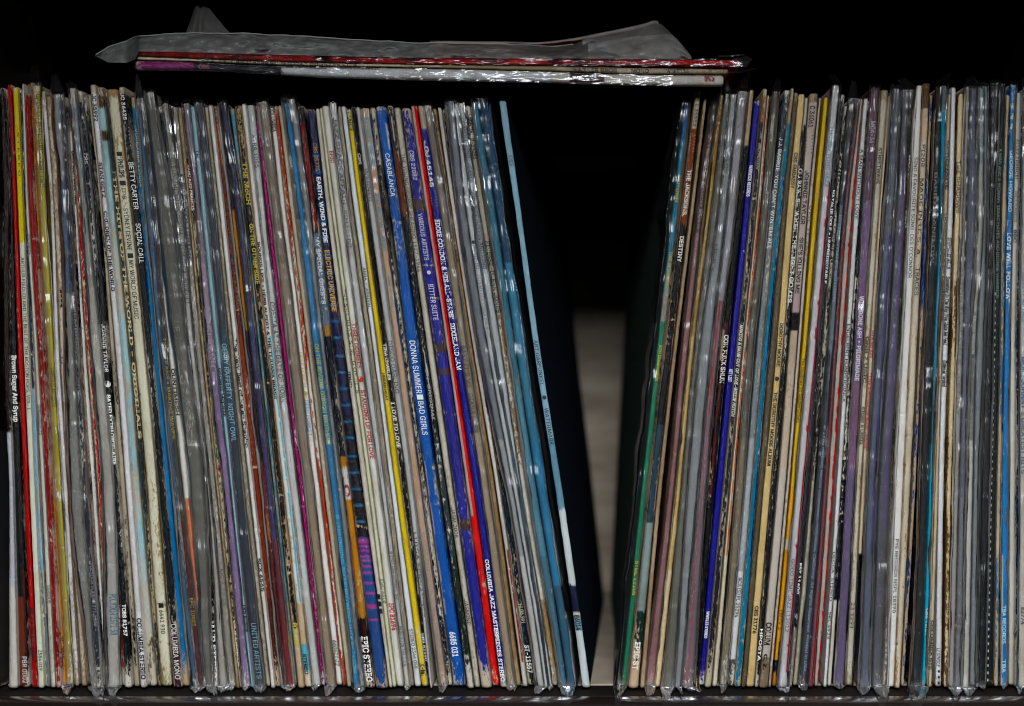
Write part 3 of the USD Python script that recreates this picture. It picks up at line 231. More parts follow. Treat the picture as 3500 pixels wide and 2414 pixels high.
def thing(name, label, cat, base, group=None):
    x = UsdGeom.Xform.Define(stage, uniq('/World', name)); x.AddTranslateOp().Set(Gf.Vec3d(*map(float, base)))
    p = x.GetPrim(); p.SetCustomDataByKey('label', label); p.SetCustomDataByKey('category', cat)
    if group: p.SetCustomDataByKey('group', group)
    return (str(p.GetPath()), np.asarray(base, float))

def obj(parent, name, v, f, mat, ink=None, wear=None, paper=None, smooth=True, label=None, gloss=None):
    path, base = parent
    path = uniq(path, name)
    v = np.asarray(v, float) - base
    m = usdkit.mesh(stage, path, (v, np.asarray(f)), MATS[mat], smooth=smooth)
    n, pv = len(v), UsdGeom.PrimvarsAPI(m)
    for key, val in (('ink', ink), ('paper', paper)):
        if val is not None:
            val = np.broadcast_to(np.asarray(val, np.float32), (n, 3))
            pv.CreatePrimvar(key, Sdf.ValueTypeNames.Color3fArray, 'vertex').Set(Vt.Vec3fArray.FromNumpy(np.ascontiguousarray(val)))
    for key, val in (('wear', wear), ('gloss', gloss)):
        if val is not None:
            val = np.broadcast_to(np.asarray(val, np.float32), (n,))
            pv.CreatePrimvar(key, Sdf.ValueTypeNames.FloatArray, 'vertex').Set(Vt.FloatArray.FromNumpy(np.ascontiguousarray(val)))
    if label: m.GetPrim().SetCustomDataByKey('label', label)
    return m

def grid(nr, nc, flip=False):
    i = np.arange((nr - 1) * (nc - 1)); r, c = i // (nc - 1), i % (nc - 1)
    a = r * nc + c
    q = np.stack([a, a + 1, a + nc + 1, a + nc], 1)
    f = np.vstack([q[:, [0, 1, 2]], q[:, [0, 2, 3]]])
    return f[:, ::-1] if flip else f

# ---------------------------------------------------------------- materials
M = {}
def mat(name, nodes, links, surface):
    M[name] = usdkit.material(stage, '/World/Looks/' + name, nodes, links, surface=surface)
MATS = M
mat('printed_card', {
    'pos': ('geometry', {}),
    'ms': ('mapping', {'scale': (1100, 1100, 380)}), 'n': ('noise_texture', {'scale': 1.0, 'detail': 7.0, 'roughness': .68}),
    'mg': ('mapping', {'scale': (160, 160, 45)}), 'ng': ('noise_texture', {'scale': 1.0, 'detail': 5.0, 'roughness': .6}),
    'ink': ('attribute', {'attribute': 'ink'}), 'paper': ('attribute', {'attribute': 'paper'}), 'wear': ('attribute', {'attribute': 'wear'}), 'gl': ('attribute', {'attribute': 'gloss'}),
    'sum': ('math', {'math_type': 'add'}), 'mask': ('map_range', {'from_min': .96, 'from_max': 1.05, 'to_min': 0.0, 'to_max': 1.0}),
    'dirt': ('rgb_ramp', {'ramp': [(0.0, (.42, .36, .28)), (.38, (.72, .67, .6)), (.55, (1, 1, 1)), (1.0, (1, 1, 1))]}),
    'nv': ('noise_texture', {'scale': 2600.0, 'detail': 2.0}), 'vr': ('rgb_ramp', {'ramp': [(0.0, (.8, .78, .75)), (.5, (1, 1, 1)), (1, (1, 1, 1))]}),
    'mix': ('mix', {'fac': .5}), 'mul': ('mix', {'mix_type': 'multiply', 'fac': .55}), 'mul2': ('mix', {'mix_type': 'multiply', 'fac': .6}),
    'hsum': ('math', {'math_type': 'multiply_add', 'value2': .5}),
    'bump': ('bump', {'strength': .55, 'distance': .00025}),
    'rg': ('math', {'math_type': 'multiply_add', 'value2': .35}),
    'sl': ('math', {'math_type': 'multiply_add', 'value2': -.9, 'value3': .62, 'use_clamp': True}), 'bsdf': ('principled_bsdf', {})},
    [('pos.position', 'ms.vector'), ('ms.vector', 'n.vector'), ('pos.position', 'mg.vector'), ('mg.vector', 'ng.vector'), ('pos.position', 'nv.vector'),
     ('n.fac', 'sum.value1'), ('wear.fac', 'sum.value2'), ('sum.value', 'mask.value'),
     ('ink.color', 'mix.color1'), ('paper.color', 'mix.color2'), ('mask.result', 'mix.fac'),
     ('ng.fac', 'dirt.fac'), ('mix.color', 'mul.color1'), ('dirt.color', 'mul.color2'), ('nv.fac', 'vr.fac'), ('mul.color', 'mul2.color1'), ('vr.color', 'mul2.color2'),
     ('mul2.color', 'bsdf.base_color'), ('mask.result', 'hsum.value1'), ('n.fac', 'hsum.value3'), ('hsum.value', 'bump.height'), ('bump.normal', 'bsdf.normal'),
     ('mask.result', 'rg.value1'), ('gl.fac', 'rg.value3'), ('gl.fac', 'sl.value1'), ('sl.value', 'bsdf.specular_ior_level'), ('rg.value', 'bsdf.roughness')], 'bsdf.BSDF')
mat('lettering_ink', {
    'pos': ('geometry', {}), 'ms': ('mapping', {'scale': (1500, 1500, 700)}), 'n': ('noise_texture', {'scale': 1.0, 'detail': 6.0, 'roughness': .7}),
    'ink': ('attribute', {'attribute': 'ink'}), 'wear': ('attribute', {'attribute': 'wear'}), 'sum': ('math', {'math_type': 'add'}),
    'mask': ('map_range', {'from_min': .97, 'from_max': 1.06, 'to_min': 0.0, 'to_max': 1.0}),
    'bsdf': ('principled_bsdf', {'roughness': .45}), 'tr': ('transparent_bsdf', {'color': (1, 1, 1)}), 'mix': ('mix_closure', {})},
    [('pos.position', 'ms.vector'), ('ms.vector', 'n.vector'), ('n.fac', 'sum.value1'), ('wear.fac', 'sum.value2'), ('sum.value', 'mask.value'), ('ink.color', 'bsdf.base_color'),
     ('mask.result', 'mix.fac'), ('bsdf.BSDF', 'mix.closure1'), ('tr.BSDF', 'mix.closure2')], 'mix.closure')
def plastic(name, haze, col, rough, strength):
    mat(name, {
        'pos': ('geometry', {}), 'ma': ('mapping', {'scale': (170, 170, 14)}), 'na': ('noise_texture', {'scale': 1.0, 'detail': 3.0, 'distortion': .6}),
        'mb': ('mapping', {'scale': (520, 520, 170)}), 'nb': ('noise_texture', {'scale': 1.0, 'detail': 4.0, 'roughness': .6, 'distortion': 1.2}),
        'add': ('math', {'math_type': 'multiply_add', 'value2': .3}), 'bump': ('bump', {'strength': strength, 'distance': .0016}),
        'hz': ('map_range', {'from_min': .3, 'from_max': .7, 'to_min': haze * .72, 'to_max': min(haze * 1.28, .95)}),
        'tr': ('transparent_bsdf', {'color': (.98, .98, .975)}), 'df': ('diffuse_bsdf', {'color': col}), 'tl': ('translucent_bsdf', {'color': col}), 'mt': ('mix_closure', {'fac': .35}),
        'at': ('attribute', {'attribute': 'wear'}), 'hs': ('math', {'math_type': 'add'}), 'gl': ('glossy_bsdf', {'color': (.66, .67, .69), 'roughness': rough}), 'fr': ('fresnel', {'IOR': 1.5}), 'm1': ('mix_closure', {}), 'm2': ('mix_closure', {})},
        [('pos.position', 'ma.vector'), ('ma.vector', 'na.vector'), ('pos.position', 'mb.vector'), ('mb.vector', 'nb.vector'), ('nb.fac', 'add.value1'), ('na.fac', 'add.value3'), ('add.value', 'bump.height'),
         ('bump.normal', 'gl.normal'), ('bump.normal', 'fr.normal'), ('na.fac', 'hz.value'), ('df.BSDF', 'mt.closure1'), ('tl.BSDF', 'mt.closure2'), ('hz.result', 'hs.value1'), ('at.fac', 'hs.value2'), ('hs.value', 'm1.fac'), ('tr.BSDF', 'm1.closure1'), ('mt.closure', 'm1.closure2'),
         ('fr.fac', 'm2.fac'), ('m1.closure', 'm2.closure1'), ('gl.BSDF', 'm2.closure2')], 'm2.closure')
plastic('clear_plastic', .02, (.42, .43, .44), .2, .10)
plastic('cloudy_plastic', .09, (.34, .335, .32), .24, .11)
plastic('shrink_plastic', .02, (.42, .43, .44), .13, .03)
plastic('thick_plastic', .32, (.22, .215, .2), .28, .13)
plastic('milky_plastic', .46, (.55, .56, .54), .26, .4)
mat('dark_varnished_wood', {
    'pos': ('geometry', {}), 'mp': ('mapping', {'scale': (9, 120, 120)}), 'n': ('noise_texture', {'scale': 1.0, 'detail': 8.0, 'roughness': .6, 'distortion': .4}),
    'r': ('rgb_ramp', {'ramp': [(.3, (.006, .0035, .003)), (.7, (.020, .011, .008))]}),
    'mb': ('mapping', {'scale': (60, 300, 300)}), 'nb': ('noise_texture', {'scale': 1.0, 'detail': 6.0, 'roughness': .7}), 'ns': ('noise_texture', {'scale': 1500.0, 'detail': 2.0}),
    'ad': ('math', {'math_type': 'multiply_add', 'value2': .4}), 'bump': ('bump', {'strength': .08, 'distance': .0004}),
    'b': ('principled_bsdf', {'roughness': .2, 'specular_ior_level': 1.0, 'coat_weight': 1.0, 'coat_roughness': .16, 'coat_ior': 2.1})},
    [('pos.position', 'mp.vector'), ('mp.vector', 'n.vector'), ('n.fac', 'r.fac'), ('r.color', 'b.base_color'), ('pos.position', 'mb.vector'), ('mb.vector', 'nb.vector'), ('pos.position', 'ns.vector'),
     ('ns.fac', 'ad.value1'), ('nb.fac', 'ad.value3'), ('ad.value', 'bump.height'), ('bump.normal', 'b.normal')], 'b.BSDF')
mat('dull_wood_and_shade', {
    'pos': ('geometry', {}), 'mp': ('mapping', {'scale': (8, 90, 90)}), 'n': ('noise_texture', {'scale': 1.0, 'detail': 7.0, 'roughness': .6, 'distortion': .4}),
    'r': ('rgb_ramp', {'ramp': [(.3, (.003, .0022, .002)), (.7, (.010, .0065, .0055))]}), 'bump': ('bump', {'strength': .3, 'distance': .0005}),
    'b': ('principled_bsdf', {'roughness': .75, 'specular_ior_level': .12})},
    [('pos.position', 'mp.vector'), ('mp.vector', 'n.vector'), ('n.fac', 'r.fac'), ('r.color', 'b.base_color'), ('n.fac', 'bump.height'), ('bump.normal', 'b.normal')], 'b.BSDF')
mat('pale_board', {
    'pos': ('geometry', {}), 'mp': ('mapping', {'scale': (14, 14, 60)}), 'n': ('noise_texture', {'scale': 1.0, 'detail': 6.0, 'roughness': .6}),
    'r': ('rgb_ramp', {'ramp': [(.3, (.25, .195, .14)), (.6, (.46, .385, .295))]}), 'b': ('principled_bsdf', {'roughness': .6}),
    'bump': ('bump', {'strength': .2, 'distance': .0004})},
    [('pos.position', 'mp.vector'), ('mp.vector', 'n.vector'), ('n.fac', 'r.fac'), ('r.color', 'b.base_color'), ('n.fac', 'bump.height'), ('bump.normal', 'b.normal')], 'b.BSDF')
mat('inner_paper', {'pos': ('geometry', {}), 'n': ('noise_texture', {'scale': 90.0, 'detail': 6.0}), 'r': ('rgb_ramp', {'ramp': [(.3, (.42, .38, .31)), (.6, (.66, .63, .57))]}), 'b': ('principled_bsdf', {'roughness': .75})},
    [('pos.position', 'n.vector'), ('n.fac', 'r.fac'), ('r.color', 'b.base_color')], 'b.BSDF')

# ---------------------------------------------------------------- the shelf
def rbox(x0, x1, y0, y1, z0, z1, r=.002):
    import manifold3d as m3
    pts = np.array([[x, y, z] for x in (x0 + r, x1 - r) for y in (y0 + r, y1 - r) for z in (z0 + r, z1 - r)])
    s = m3.Manifold.sphere(r, 12)
    m = m3.Manifold.batch_hull([s.translate(tuple(p)) for p in pts]).to_mesh()
    return m.vert_properties[:, :3], m.tri_verts
XL, XR = float(P(1, 1200)[0]), float(P(3560, 1200)[0])
shelf = thing('wall_shelf', 'dark varnished wooden shelf compartment with pale inner boards holding the row of records', 'shelf', (0, 0, 0))
def part(name, v, f, m, smooth=35): obj(shelf, name, v, f, m, smooth=smooth)
part('floor_board', *rbox(XL, XR, .0112, .372, -.018, 0.0, .001), 'pale_board')
# front nosing with a well rounded front edge, swept along x
prof = [(-.0183, -.0178), (-.0183, -.0004)] + [(-.0185 - .0105 * math.sin(a), -.0115 + .0109 * math.cos(a)) for a in np.linspace(0, math.pi / 2, 12)] + [(-.029, -.06), (-.0183, -.06)]
nx = 260
xs = np.linspace(XL - .02, XR + .02, nx); pr = np.array(prof)
nv = np.zeros((nx, len(pr), 3)); nv[..., 0] = xs[:, None]; nv[..., 1:] = pr[None]
nv[:, 1:-2, 1] += (meshkit.noise(np.stack([xs * 45, xs * 0, xs * 0], -1), 3) - .5)[:, None] * .0004
nv[:, 1:-2, 2] += (meshkit.noise(np.stack([xs * 60, xs * 0, xs * 0], -1), 4) - .5)[:, None] * .0003
part('floor_edge', *rbox(XL - .02, XR + .02, -.018, .0109, -.0178, -.0007, .0005), 'dull_wood_and_shade')
part('front_nosing', nv.reshape(-1, 3), grid(nx, len(pr)), 'dark_varnished_wood')
TOPZ = .49
part('side_panel', *rbox(XL - .022, XL, -.024, .372, -.001, TOPZ - .0015, .002), 'dark_varnished_wood')
part('side_panel', *rbox(XR, XR + .022, -.024, .372, -.001, TOPZ - .0015, .002), 'dark_varnished_wood')
part('shading_top_board', *rbox(XL - .03, XR + .03, -.375, .372, TOPZ, TOPZ + .02, .004), 'dark_varnished_wood')  # unseen deep overhang, made up to shade the tops of the records
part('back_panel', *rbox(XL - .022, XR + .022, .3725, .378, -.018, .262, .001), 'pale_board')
part('back_panel', *rbox(XL - .022, XR + .022, .3705, .378, .2625, TOPZ + .01, .001), 'dull_wood_and_shade')  # upper back coloured dark to stand for the shade above the pale board

# ---------------------------------------------------------------- records
LV = np.array([430, 700, 1200, 1700, 2240.])
def paths(pairs):
    lo, hi = np.array(pairs, float).T
    def mk(v):
        a = np.concatenate([[250], LV, [2365]])
        b = np.concatenate([[v[0] - np.clip((v[1] - v[0]) / 270, -.13, .13) * 180], v, [v[-1] + np.clip((v[-1] - v[-2]) / 540, -.13, .13) * 125]])
        return PchipInterpolator(a, b, extrapolate=True)
    l, h = mk(lo), mk(hi)
    return l, lambda a: np.maximum(h(a), l(a) + 5)

NU = 11
US = np.concatenate([np.sin(np.linspace(-1, 1, NU) * math.pi / 2)])
def jacket(r, lo, hi, a0, a1, yo, seed, vertical=True, depth=.312, step=7.0, base_pt=None):
    """One record jacket whose spine runs from pixel a0 to a1; returns the vertices, faces and what is printed on them."""
    na = int((a1 - a0) / step) + 2
    a = np.linspace(a0, a1, na)
    L, H = lo(a), hi(a)
    q = np.stack([a * .011, a * 0 + seed * 7.3, a * 0], -1)
    L = L + (meshkit.fbm(q * 3, 3, seed) - .5) * 2.4; H = H + (meshkit.fbm(q * 3 + 50, 3, seed) - .5) * 2.4
    W = H - L; L = L + .6 + W * .03; H = H - .6 - W * .03; W = H - L
    # corners of the spine are a little rounded at its two ends
    endr = np.minimum(np.abs(a - a0), np.abs(a - a1)); shr = np.clip(1 - endr / 9.0, 0, 1) ** 2
    L = L + W * .2 * shr; H = H - W * .2 * shr
    U = US[None, :]
    c = (L + H)[:, None] / 2 + (H - L)[:, None] / 2 * U
    half = W[:, None] * S / 2
    bulge = (1 - np.sqrt(np.maximum(1 - np.abs(U) ** 3, 0))) * half * r['rnd'] * 2.2
    A2 = np.repeat(a[:, None], NU, 1); U2 = np.repeat(U, na, 0)
    nz = meshkit.fbm(np.stack([A2 * .05, U2 * 1.5 + seed * 11.1, U2 * 0 + seed], -1), 3, seed)
    patch = meshkit.fbm(np.stack([A2 * .006, U2 * .6 + seed * 5.7, U2 * 0], -1), 3, seed + 3)
    fine = meshkit.fbm(np.stack([A2 * .03, U2 * 2.2 + seed * 3.1, U2 * 0], -1), 3, seed + 9)
    rough = np.clip((r['w'] - .3) * 4, .25, 1.3)
    y = yo + bulge + (nz - .5) * .0009 * rough + shr[:, None] * .0012
    V = P(c, A2, y) if vertical else P(A2, c, y)
    # sides run straight back
    back = np.array([0, depth, 0.])
    if r.get('yaw'):
        tw = np.interp(a, [300, 1250, 2352], r['yaw'])[:, None, None] * np.array([1.0, 0, 0])
        back = back + tw
    rows = np.concatenate([V[:, :1] + back, V[:, :1] + [0, .0025, 0], V, V[:, -1:] + [0, .0025, 0], V[:, -1:] + back], 1)
    nc = NU + 4
    f = grid(na, nc, flip=not vertical)
    caps = []
    for k in (0, (na - 1) * nc):
        ids = k + np.arange(nc)
        caps += [[ids[0], ids[i], ids[i + 1]] for i in range(1, nc - 1)]
    f = np.vstack([f, np.array(caps)])
    vivid = lambda h: np.clip(lin(h).mean() + (lin(h) - lin(h).mean()) * 1.1, .002, .92)
    ink = np.empty((na, NU, 3)); ink[:] = vivid(r['ink'])
    wob = (fine - .5) * 10
    for py, h in sorted(r['seg']):
        ink[A2 + wob * .5 >= py] = vivid(h)
    for u0, u1, h, p0, p1 in r['st']:
        e = (fine - .5) * .25
        s = (U2 + e >= u0) & (U2 + e <= u1) & (A2 >= p0) & (A2 <= p1)
        ink[s] = vivid(h)
    wear = r['w'] + (patch - .5) * 2 * r['pat'] * 1.5 + r['e'] * 1.25 * np.abs(U2) ** 4 + (fine - .5) * .16
    ends = np.clip(1 - (a1 - A2) / 150.0, 0, 1) ** 1.5 * r['b'] * 1.3 + np.clip(1 - (A2 - a0) / 45.0, 0, 1) * .2
    wear = wear + ends + .12 * shr[:, None]
    # cross creases
    rr = np.random.default_rng(seed)
    for _ in range(int(3 + 8 * r['w'])):
        k = rr.uniform(a0 + 60, a1 - 40); wear += np.exp(-((A2 - k + U2 * rr.uniform(-5, 5)) / 2.5) ** 2) * rr.uniform(0, .3)
    wear = np.clip(wear, 0, .95)
    pad = lambda z: np.concatenate([z[:, :1], z[:, :1], z, z[:, -1:], z[:, -1:]], 1)
    ink, wear = pad(ink), pad(wear)
    gl = np.full(wear.shape, r['g']); gl[:, [0, 1, -2, -1]] = .7
    if r.get('cover'):
        ink[:, [0, 1, -2, -1]] = lin(r['cover']); wear[:, [0, 1, -2, -1]] = .2
    return rows.reshape(-1, 3), f, ink.reshape(-1, 3), wear.reshape(-1), gl.reshape(-1), (lo, hi, yo, a0, a1)

TEXTS = {}
def text_faces(text, stroke):
    """Lettering as flat triangles in the xy plane, capitals 1 high: like meshkit.text_mesh, with strokes of a chosen weight."""
    from PIL import Image, ImageDraw, ImageFont
    from shapely import affinity, box, union_all
    font = ImageFont.truetype(glob.glob("/opt/blender-*/*/datafiles/fonts/Inter.woff2")[0], 96)
    x0, y0, x1, y1 = font.getbbox(text, anchor="ls", stroke_width=stroke)
    im = Image.new("L", (x1 - x0 + 8, y1 - y0 + 8))
    ImageDraw.Draw(im).text((4 - x0, 4 - y0), text, 255, font, anchor="ls", stroke_width=stroke)
    on = np.pad(np.asarray(im) > 127, ((0, 0), (1, 1))).astype(np.int8)
    rows, starts = np.nonzero(np.diff(on, axis=1) == 1)
    ends = np.nonzero(np.diff(on, axis=1) == -1)[1]
    shape = union_all(box(starts, -rows - 1, ends, -rows)).buffer(.6).buffer(-.6).simplify(1.0)
    shape = affinity.affine_transform(shape, [1 / 70, 0, 0, 1 / 70, -4 / 70, (4 - y0) / 70])
    vs, fs, n = [], [], 0
    for g in getattr(shape, 'geoms', [shape]):
        v, f = trimesh.creation.triangulate_polygon(g, engine='earcut')
        vs.append(v); fs.append(np.asarray(f) + n); n += len(v)
    return np.vstack(vs), np.vstack(fs)
def lettering(r, geo, parent, t, seed, vertical=True):
    p0, p1, text, col, hf, uc, sty = t
    lo, hi, yo, a0, a1 = geo
    key = (text, 'b' in sty)
    if key not in TEXTS:
        TEXTS[key] = text_faces(text, 4 if 'b' in sty else 1)
    v, f = TEXTS[key]
    v = v.copy()
    if 'i' in sty: v[:, 0] += v[:, 1] * .22
    x0, x1 = v[:, 0].min(), v[:, 0].max()
    a = p0 + (v[:, 0] - x0) / max(x1 - x0, 1e-6) * (p1 - p0)
    yc = .5 if v[:, 1].min() > -.4 else (v[:, 1].max() + v[:, 1].min()) / 2
    if text.strip() in ('•', '■', '.', '/') : yc = (v[:, 1].max() + v[:, 1].min()) / 2
    W = hi(a) - lo(a)
    hpx = np.median(W) * hf * 1.02
    if text == '•':                                        # a round dot
        hpx = (p1 - p0) / max(v[:, 1].max() - v[:, 1].min(), .01) * 1.0
    b = (v[:, 1] - yc) * hpx + uc * W * .28
    mid = (lo(a) + hi(a)) / 2
    c = mid + b if vertical else mid - b
    u = np.clip(2 * (c - mid) / W, -.995, .995)
    half = W * S / 2
    y = yo + (1 - np.sqrt(1 - np.abs(u) ** 3)) * half * r['rnd'] * 2.2 - .00042 * np.clip((r['w'] - .3) * 4, .5, 1.3)
    V = P(c, a, y) if vertical else P(a, c, y)
    obj(parent, 'lettering', V, f, 'lettering_ink', ink=lin(col), wear=float(np.clip(r['w'] - .02, .25, .43)), smooth=False)

def sleeve(parent, lo, hi, yo, a0, a1, ml, mr, top, tip, mi, seed, yaw=None, y1=.09):
    """A plastic bag round the spine: body, a loose flap above and a tip that lies on the nosing."""
    NT = 25
    t = np.linspace(-1, 1, NT)
    fr = np.clip(np.abs(t) / .72, 0, 1); sx = np.sign(t) * np.where(np.abs(t) < .72, np.sin(fr * math.pi / 2) , 1.0)
    side = np.clip((np.abs(t) - .72) / .28, 0, 1)
    rr = np.random.default_rng(seed); endw, pw = rr.uniform(.35, .85), rr.uniform(.8, 2.6)
    body = np.arange(a0 - 2, a1 - 4, 6.5)
    tx, ty = top; bx, by = tip; by = max(FLOOR + (by - FLOOR) * rr.uniform(.5, 1.0), a1 + 3)
    nt = max(4, int((a0 - ty) / 4)); nb = max(5, int((by - a1 + 6) / 4))
    L, H, A, YF, SD = [], [], [], [], []
    wl = (meshkit.fbm(np.stack([body * .007, body * 0 + seed, body * 0], -1), 3, seed) - .5); wr = (meshkit.fbm(np.stack([body * .007, body * 0 + seed + 31, body * 0], -1), 3, seed) - .5)
    lb, hb = lo(body) - ml - wl * (4 + ml * .8) , hi(body) + mr + wr * (4 + mr * .8)
    yb = yo - .0016 - (meshkit.fbm(np.stack([body * .012, body * 0 + seed + 77, body * 0], -1), 3, seed)) * .003
    full = hb[0] - lb[0]
    for k in range(nt):
        s = (k + .0) / nt; e = s ** .7
        w = full * (.35 + .65 * e) + (rr.uniform(-1, 1)) * 1.5; cxx = tx + (((lb[0] + hb[0]) / 2) - tx) * e
        L.append(cxx - w / 2); H.append(cxx + w / 2); A.append(ty + (a0 - 2 - ty) * s); YF.append(yo + .010 * (1 - e) + yb[0] * 0 - .0018 * e); SD.append(.006 + (y1 - .006) * e ** 2)
    L += list(lb); H += list(hb); A += list(body); YF += list(yb); SD += [y1] * len(body)
    fullb = hb[-1] - lb[-1]; cb = (hb[-1] + lb[-1]) / 2
    for k in range(1, nb + 1):
        s = k / nb
        w = fullb * (1 - endw * s ** pw) * (1.06 if s < .3 else 1) + rr.uniform(-3, 3); cxx = cb + (bx - cb) * s
        a = body[-1] + (by - body[-1]) * s
        yf = min(yb[-1] - .001 * s, D * (FLOOR - CY) / max(a + 6 - CY, 1) - D) if a > FLOOR - 12 else yb[-1]
        L.append(cxx - w / 2); H.append(cxx + w / 2); A.append(a); YF.append(max(yf, -.031)); SD.append(max(y1 * (1 - s) ** 3, .0035))
    L, H, A, YF, SD = map(np.array, (L, H, A, YF, SD)); n = len(A)
    c = (L + H)[:, None] / 2 + (H - L)[:, None] / 2 * sx[None]
    q = np.stack(np.broadcast_arrays(A[:, None] * .008, t[None] * 3 + seed * 3.3, 0.0 * c), -1)
    n1 = meshkit.fbm(q, 3, seed); n2 = meshkit.fbm(q * np.array([3.5, 2.2, 1]), 2, seed + 5)
    ridge = np.abs(n2 - .5) * 2
    half = (H - L)[:, None] * S / 2
    folds = np.abs(meshkit.fbm(np.stack(np.broadcast_arrays(A[:, None] * .0045, t[None] * 5 + seed * 1.7, 0.0 * c), -1), 2, seed + 2) - .5) * 2
    y = YF[:, None] - (1 - folds) * .0009 * (side[None] < .3) + np.abs(sx[None]) ** 4 * np.minimum(half * .8, .004) * (side[None] == 0) + (side[None] > 0) * np.minimum(half * .8, .004) + side[None] * SD[:, None] + (n1 - .5) * .0010 - (1 - ridge) * .0002 * (side[None] < .2)
    a2 = A[:, None] + 0 * c
    jag = np.clip(1 - (A - ty) / 26.0, 0, 1)[:, None]
    a2 = a2 + jag * (meshkit.fbm(np.stack(np.broadcast_arrays(t[None] * 4.0 + seed, 0 * c, 0 * c), -1), 3, seed + 8) - .45) * 26
    end = np.clip((A - (a1 - 14)) / 20.0, 0, 1)[:, None]
    a2 = a2 + end * (meshkit.fbm(np.stack(np.broadcast_arrays(t[None] * 3.5 + seed * 2, 0 * c + A[:, None] * .05, 0 * c), -1), 3, seed + 18) - .6) * 22
    y = y + end * (meshkit.fbm(np.stack(np.broadcast_arrays(t[None] * 5 + seed, 0 * c + A[:, None] * .12, 0 * c), -1), 3, seed + 19) - .5) * .006
    V = P(c, a2, y)
    if yaw:
        V[..., 0] += np.interp(A, [300, 1250, 2352], yaw)[:, None] * np.clip((V[..., 1] - yo) / .312, 0, 1)
    # on the nosing the plastic never sinks into the wood
    zmin = np.where(V[..., 1] > -.0185, .0006, np.where(V[..., 1] > -.0285, -.0105 + np.sqrt(np.maximum(.0112 ** 2 - (np.maximum(-.0185 - V[..., 1], 0)) ** 2, 0)), -1))
    V[..., 2] = np.maximum(V[..., 2], zmin)
    obj(parent, 'plastic_sleeve', V.reshape(-1, 3), grid(n, NT), ('clear_plastic', 'cloudy_plastic', 'thick_plastic')[mi], wear=np.repeat((np.clip((a0 - A) / 25.0, 0, 1) * .4 + np.clip((A - a1 + 25) / 30.0, 0, 1) * .4)[:, None], NT, 1).reshape(-1))

geos, roots = [], []
for i, r in enumerate(RECS):
    pairs = [tuple(map(int, q.split('-'))) for q in r['x'].split()]
    lo, hi = paths(pairs)
    bot = r['bot'] or 2349 + int(rng.integers(-3, 9))
    yo = D * (FLOOR - CY) / (bot - CY) - D
    base = P((lo(2350.) + hi(2350.)) / 2, bot, yo); base[2] = 0
    root = thing('vinyl_record', r['label'], 'record', base)
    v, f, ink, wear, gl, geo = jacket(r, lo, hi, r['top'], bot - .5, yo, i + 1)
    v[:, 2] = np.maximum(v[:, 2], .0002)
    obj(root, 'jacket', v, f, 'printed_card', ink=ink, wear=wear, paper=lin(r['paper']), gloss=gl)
    for t in r['t']:
        lettering(r, geo, root, t, i)
    geos.append(geo); roots.append(root)
for i0, i1, ml, mr, top, tip, mi in SLEEVES:
    sleeve(roots[i1], geos[i0][0], geos[i1][1], min(geos[i0][2], geos[i1][2]), min(geos[i0][3], geos[i1][3]), max(geos[i0][4], geos[i1][4]), ml, mr, top, tip, mi, 500 + i1, RECS[i1]['yaw'], .30 if i1 in (82, 84) else .09)

# ---------------------------------------------------------------- the records lying across the top
def curve(pts):
    x, y = np.array(pts, float).T
    return PchipInterpolator(x, y, extrapolate=True)
LYING = [
 dict(cover='08080a', label='lying record, magenta then navy then glossy white along its spine, lowest of the pile', x0=463, x1=2474, yo=-.020, lo=[(460, 208), (660, 212), (900, 224), (1400, 233), (1850, 243), (2150, 254), (2480, 257)], hi=[(460, 241), (660, 243), (900, 254), (1100, 266), (1400, 275), (1850, 285), (2150, 294), (2480, 297)],  # cover painted near black for the shade under the pile
   ink='7c1560', seg=[(662, '10141f'), (965, 'c6c8cc'), (1880, 'c9c4bf')], st=[(-1, -.75, '1a2038', 965, 1300), (-1, .75, '3c2028', 1945, 2065), (-1, .2, '7a2430', 2405, 2440), (.4, 1, 'c2a584', 2380, 2430)], w=.3, e=.2, b=.1, paper='cfc6ba', g=.14, rnd=.5, pat=.12, t=[(678, 716, 'CBS', '8c4c58', .4, 0, 'b')]),
 dict(label='thin aged cream lying record with black capitals, second from the bottom of the pile', x0=466, x1=2490, yo=-.0192, lo=[(460, 193), (660, 201), (1000, 212), (1400, 221), (1850, 226), (2150, 231), (2500, 236)], hi=[(460, 206), (660, 211), (1000, 224), (1400, 231), (1850, 242), (2150, 253), (2500, 255)],
   ink='c9bda6', seg=[(1500, '9a8a6c'), (1900, 'b0a48e')], st=[], w=.4, e=.16, b=.1, paper='8a7454', g=.3, rnd=.5, pat=.16, t=[(672, 1220, 'THE EVERLY BROTHERS SING GREAT COUNTRY HITS', '1c1c1e', .8, 0, 'b'), (1953, 2115, 'WARNER BROS.', '2a2a2c', .6, 0, 'b'), (2157, 2218, 'MONO', '2a2a2c', .6, 0, 'b'), (2277, 2355, 'WM 5136', '2a2a2c', .6, 0, 'b')]),
 dict(label='red lying record with dim black capitals, third from the bottom of the pile', x0=468, x1=2528, yo=-.018, lo=[(460, 174), (660, 178), (1000, 188), (1400, 198), (1850, 200), (2200, 203), (2540, 206)], hi=[(460, 191), (660, 200), (1000, 211), (1400, 219), (1850, 224), (2200, 226), (2540, 228)],
   ink='a80f14', seg=[], st=[], w=.24, e=.06, b=.1, paper='c4a69a', g=.3, rnd=.4, pat=.08, t=[(678, 938, 'CARLY SIMON BEST OF', '3c0808', .7, 0, ''), (1995, 2290, 'ELEKTRA RECORDS K 52025', '3c0808', .7, 0, '')]),
]
lroots = []
